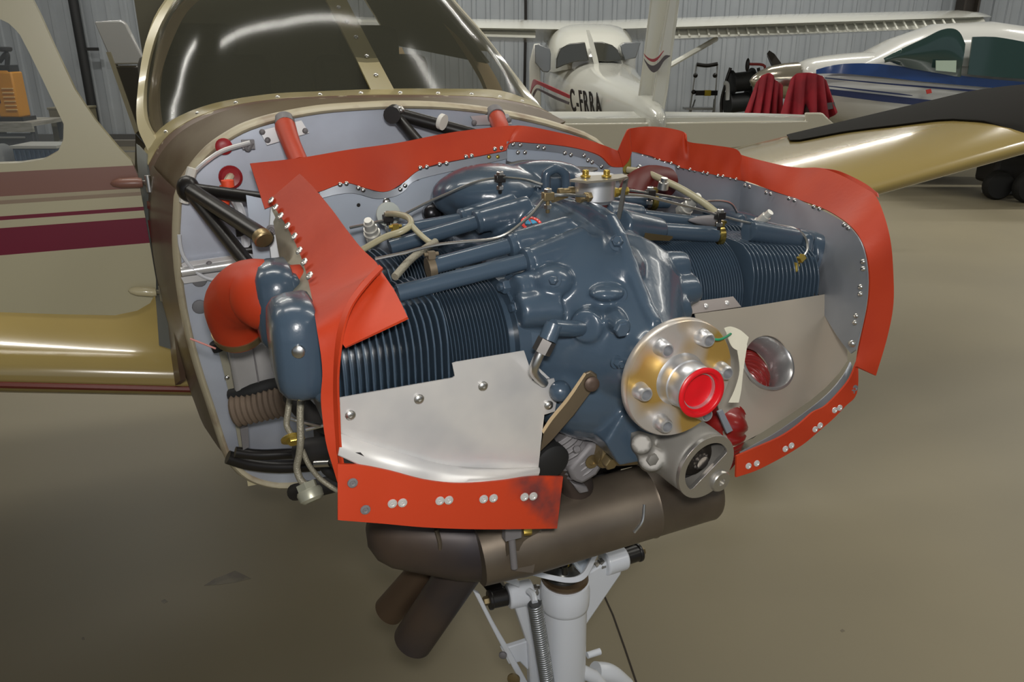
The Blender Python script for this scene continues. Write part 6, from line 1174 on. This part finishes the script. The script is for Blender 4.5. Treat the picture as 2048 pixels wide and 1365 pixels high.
# ================================================================ white nose gear
G0 = V([(-0.36,0.031,-0.567)][0])  # top of the strut housing
ng = build(M().lathe(G0, (0.03, 0, -1), [(0, .036), (.004, .046), (.02, .049), (.05, .048), (.058, .046), (.06, .0435), (.5, .0435), (.52, .04), (.55, .03), (.62, .03)], 40), 'strut_housing', white, AP, label='white nose gear strut housing')
build(M().lathe(G0+Vector((0, 0, .012)), (0.0, 0, -1), [(0, .036), (.001, .044), (.008, .0455), (.014, .042)], 36), 'top_collar', mat('brown_bronze_collar', (.16, .11, .065), .4, .7), ng)
build(M().lathe(G0+Vector((0, -.005, .010)), (0, 0, 1), [(0, .034), (.006, .033), (.016, .022), (.02, .020), (.030, .018), (.034, .008)], 24).cyl(G0+Vector((.018, -.01, .03)), G0+Vector((.02, -.012, .05)), .006).cyl(G0+Vector((-.01, .015, .03)), G0+Vector((-.01, .017, .05)), .006), 'strut_cap', mat('dark_steel_cap', (.09, .09, .085), .35, .8), ng)
build(M().cyl(G0+Vector((.01, -.003, .04)), G0+Vector((.01, -.003, .046)), .006, n=10), 'valve_cap', mat('yellow_valve', (.5, .36, .02), .4), ng)
# trunnion lugs with black bushes
def lug(pt, pin_dir, r, L):
    d = V(pin_dir).normalized(); p = V(pt); return M().cyl(p-d*L/2, p+d*L/2, r, n=28)
lgR, lgL = V([(-0.4,0.163,-0.587)][0]), V([(-0.4,-0.046,-0.605)][0])
for lg, sgn in ((lgR, 1), (lgL, -1)):
    d = (lg-G0); d.z = 0; d = V((0, sgn, 0)).lerp(d.normalized(), .2).normalized()
    m = lug(lg, d, .025, .05)
    lo_ = G0+Vector((0, sgn*.035, -.06)); lo2 = G0+Vector((0, sgn*.040, -.30))
    q1_, q2_ = lg+Vector((0, 0, .0)), lg+Vector((0, sgn*.01, -.022))
    m.plate([(lg.x+.012, a.y, a.z) for a in (G0+Vector((0, sgn*.03, -.035)), lg+Vector((0, -sgn*.018, .012)), lg+Vector((0, sgn*.020, .008)), lg+Vector((0, sgn*.012, -.03)), G0+Vector((0, sgn*.062, -.16)), G0+Vector((0, sgn*.05, -.40)), G0+Vector((0, sgn*.02, -.40)))], (-.022, 0, 0))
    build(m, 'trunnion_lug', white, ng, bevel=.004)
    e = lg+d*.026; bo = build(M().cyl(e, e+d*.035, .017, n=24).cyl(e+d*.03, e+d*.038, .019, n=24), 'bushing', black, ng, bevel=.002)
    build(M().hexnut(e+d*.038, d, .009, .010), 'bolt', brass, bo)
    build(M().hexnut(lg-d*.026, -d, .012, .010).cyl(lg-d*.036, lg-d*.046, .008, n=12), 'bolt', mat('steel_nut', (.35, .33, .29), .35, .9) if 'steel_nut' not in bpy.data.materials else bpy.data.materials['steel_nut'], ng)
# black mount arms going up to the firewall
for pts, r_ in (([(-0.42,0.217,-0.611),(-0.44,0.2,-0.578),(-0.46,0.18,-0.555)], .024), ([(-0.42,-0.078,-0.609),(-0.45,-0.089,-0.594),(-0.5,-0.096,-0.59)], .022)):
    build(M().tube([V(a) for a in pts], r_, 4, 2), 'gear_mount_arm', black, AP, bevel=.002)
# white steering yoke plate wrapping the top
yk = M().ribbon([(-0.34,-0.126,-0.471),(-0.315,-0.083,-0.474),(-0.3,-0.031,-0.495),(-0.295,0.007,-0.509),(-0.3,0.036,-0.51),(-0.33,0.069,-0.506),(-0.36,0.103,-0.497)], [(-0.34,-0.125,-0.48),(-0.312,-0.084,-0.483),(-0.296,-0.033,-0.503),(-0.29,0.005,-0.517),(-0.295,0.038,-0.52),(-0.328,0.076,-0.514),(-0.358,0.108,-0.502)], .006, 40, 2)
build(yk, 'steering_yoke', white, ng, bevel=.001); build(M().plate([(-0.345,0.033,-0.511),(-0.31,0.041,-0.521),(-0.365,0.103,-0.504),(-0.38,0.073,-0.52)], (0, 0, -.004)), 'yoke_web', mat('pale_blue_white_paint', (.60, .68, .78), .35), ng)
build(M().tube([V(a) for a in [(-0.34,-0.022,-0.481),(-0.335,-0.014,-0.493)]], .011, 12, 1), 'grease_cap', brass, ng)
build(M().plate([(-0.36,-0.118,-0.489),(-0.36,-0.103,-0.499),(-0.38,-0.055,-0.561),(-0.38,-0.054,-0.576),(-0.37,-0.09,-0.543),(-0.36,-0.113,-0.507)], (-.02, 0, 0)), 'side_plate', white, ng, bevel=.003)
# steering arm on the left
arm = build(M().ribbon([(-0.4,-0.144,-0.565),(-0.4,-0.114,-0.645),(-0.4,-0.083,-0.726),(-0.4,-0.045,-0.825),(-0.4,-0.022,-0.893)], [(-0.4,-0.131,-0.576),(-0.4,-0.104,-0.648),(-0.4,-0.069,-0.73),(-0.4,-0.028,-0.831),(-0.4,0.001,-0.902)], .012, 24, 2), 'steering_arm', white, AP, bevel=.002, label='white steering arm left of the strut')
build(M().plate([(-0.4,-0.085,-0.727),(-0.4,-0.062,-0.727),(-0.4,-0.025,-0.726),(-0.4,-0.01,-0.754),(-0.4,0,-0.809),(-0.4,-0.02,-0.812),(-0.4,-0.045,-0.773),(-0.4,-0.069,-0.771)], (-.012, 0, 0)), 'arm_bracket', white, arm, bevel=.002)
build(M().lathe([(-0.385,-0.088,-0.726)][0], (.8, -.5, 0), [(0, .008), (.004, .008), (.006, .005)], 14), 'pivot', greycast, arm); build(M().lathe([(-0.385,-0.065,-0.794)][0], (.8, -.5, 0), [(0, .013), (.004, .013), (.006, .006)], 16), 'pivot', brass, arm)
# coil spring
sa_, sb_ = V([(-0.315,-0.053,-0.563)][0]), V([(-0.33,-0.01,-0.82)][0])
sp = build(M().helix(sa_, sb_, .0125, .0024, 46, 6, 10), 'coil_spring', mat('zinc_spring', (.42, .44, .46), .35, .9), AP, label='zinc plated coil spring', smooth=70)
build(M().cyl(sa_, sb_, .0100, n=16), 'spring_core', mat('dark_spring_core', (.07, .07, .07), .6), sp)
build(M().tube([V(a) for a in [(-0.345,-0.052,-0.556),(-0.33,-0.05,-0.555),(-0.315,-0.053,-0.56)]], .006), 'hook', white, sp)
for a in [(-0.37,0.123,-0.78)]: build(M().cyl(V(a)-Vector((0, .03, 0)), V(a), .007, n=12), 'grease_nipple', white, ng)
build(M().tube([V(a) for a in [(-0.38,0.119,-0.842),(-0.38,0.156,-0.862),(-0.38,0.196,-0.911)]], .022, 18), 'torque_link', white, ng)
GB = Vector((G0.x+.02, G0.y, -OZ))
build(M().lathe((GB.x, GB.y-.065, GB.z+.16), (0, 1, 0), [(.0, .07), (.0, .13), (.02, .155), (.065, .162), (.11, .155), (.13, .13), (.13, .07)], 36), 'nose_tire', rubber, AP)
build(M().lathe((GB.x, GB.y-.06, GB.z+.16), (0, 1, 0), [(0, .03), (.01, .075), (.11, .075), (.12, .03)], 28), 'wheel_hub', white, AP)
for sg in (-1, 1): build(M().tube([(GB.x, GB.y+sg*.02, GB.z+.43), (GB.x+.01, GB.y+sg*.085, GB.z+.36), (GB.x, GB.y+sg*.085, GB.z+.16)], .014, 12, 2), 'fork', white, AP)
# main gear and stands so that the airplane rests on the floor
for sg in (-1, 1):
    yb = sg*1.6-.1
    build(M().tube([(-1.7, yb, -.2 if sg < 0 else -.12), (-1.7, yb, -OZ+.3)], .035, 14, 1), 'main_gear_leg', white, AP)
    build(M().lathe((-1.7, yb-.07, -OZ+.19), (0, 1, 0), [(0, .08), (0, .15), (.03, .185), (.07, .19), (.11, .185), (.14, .15), (.14, .08)], 30), 'main_tire', rubber, AP)
# dark cover lying on the aft top of the far wing

build(M().plate([V((-.100, 0, 0))+Vector((0, V(a).y, V(a).z)) for a in [(-0.1,-0.419,-0.082),(-0.1,-0.418,-0.067),(-0.1,-0.404,-0.067),(-0.1,-0.391,-0.072),(-0.1,-0.382,-0.084),(-0.1,-0.376,-0.098)]], (-.004, 0, 0)), 'plug_void_fill', rubber, AP, label='black half disc filling in the dark void under the bent lip')  # black plate paints in the dark hole between lip and seal
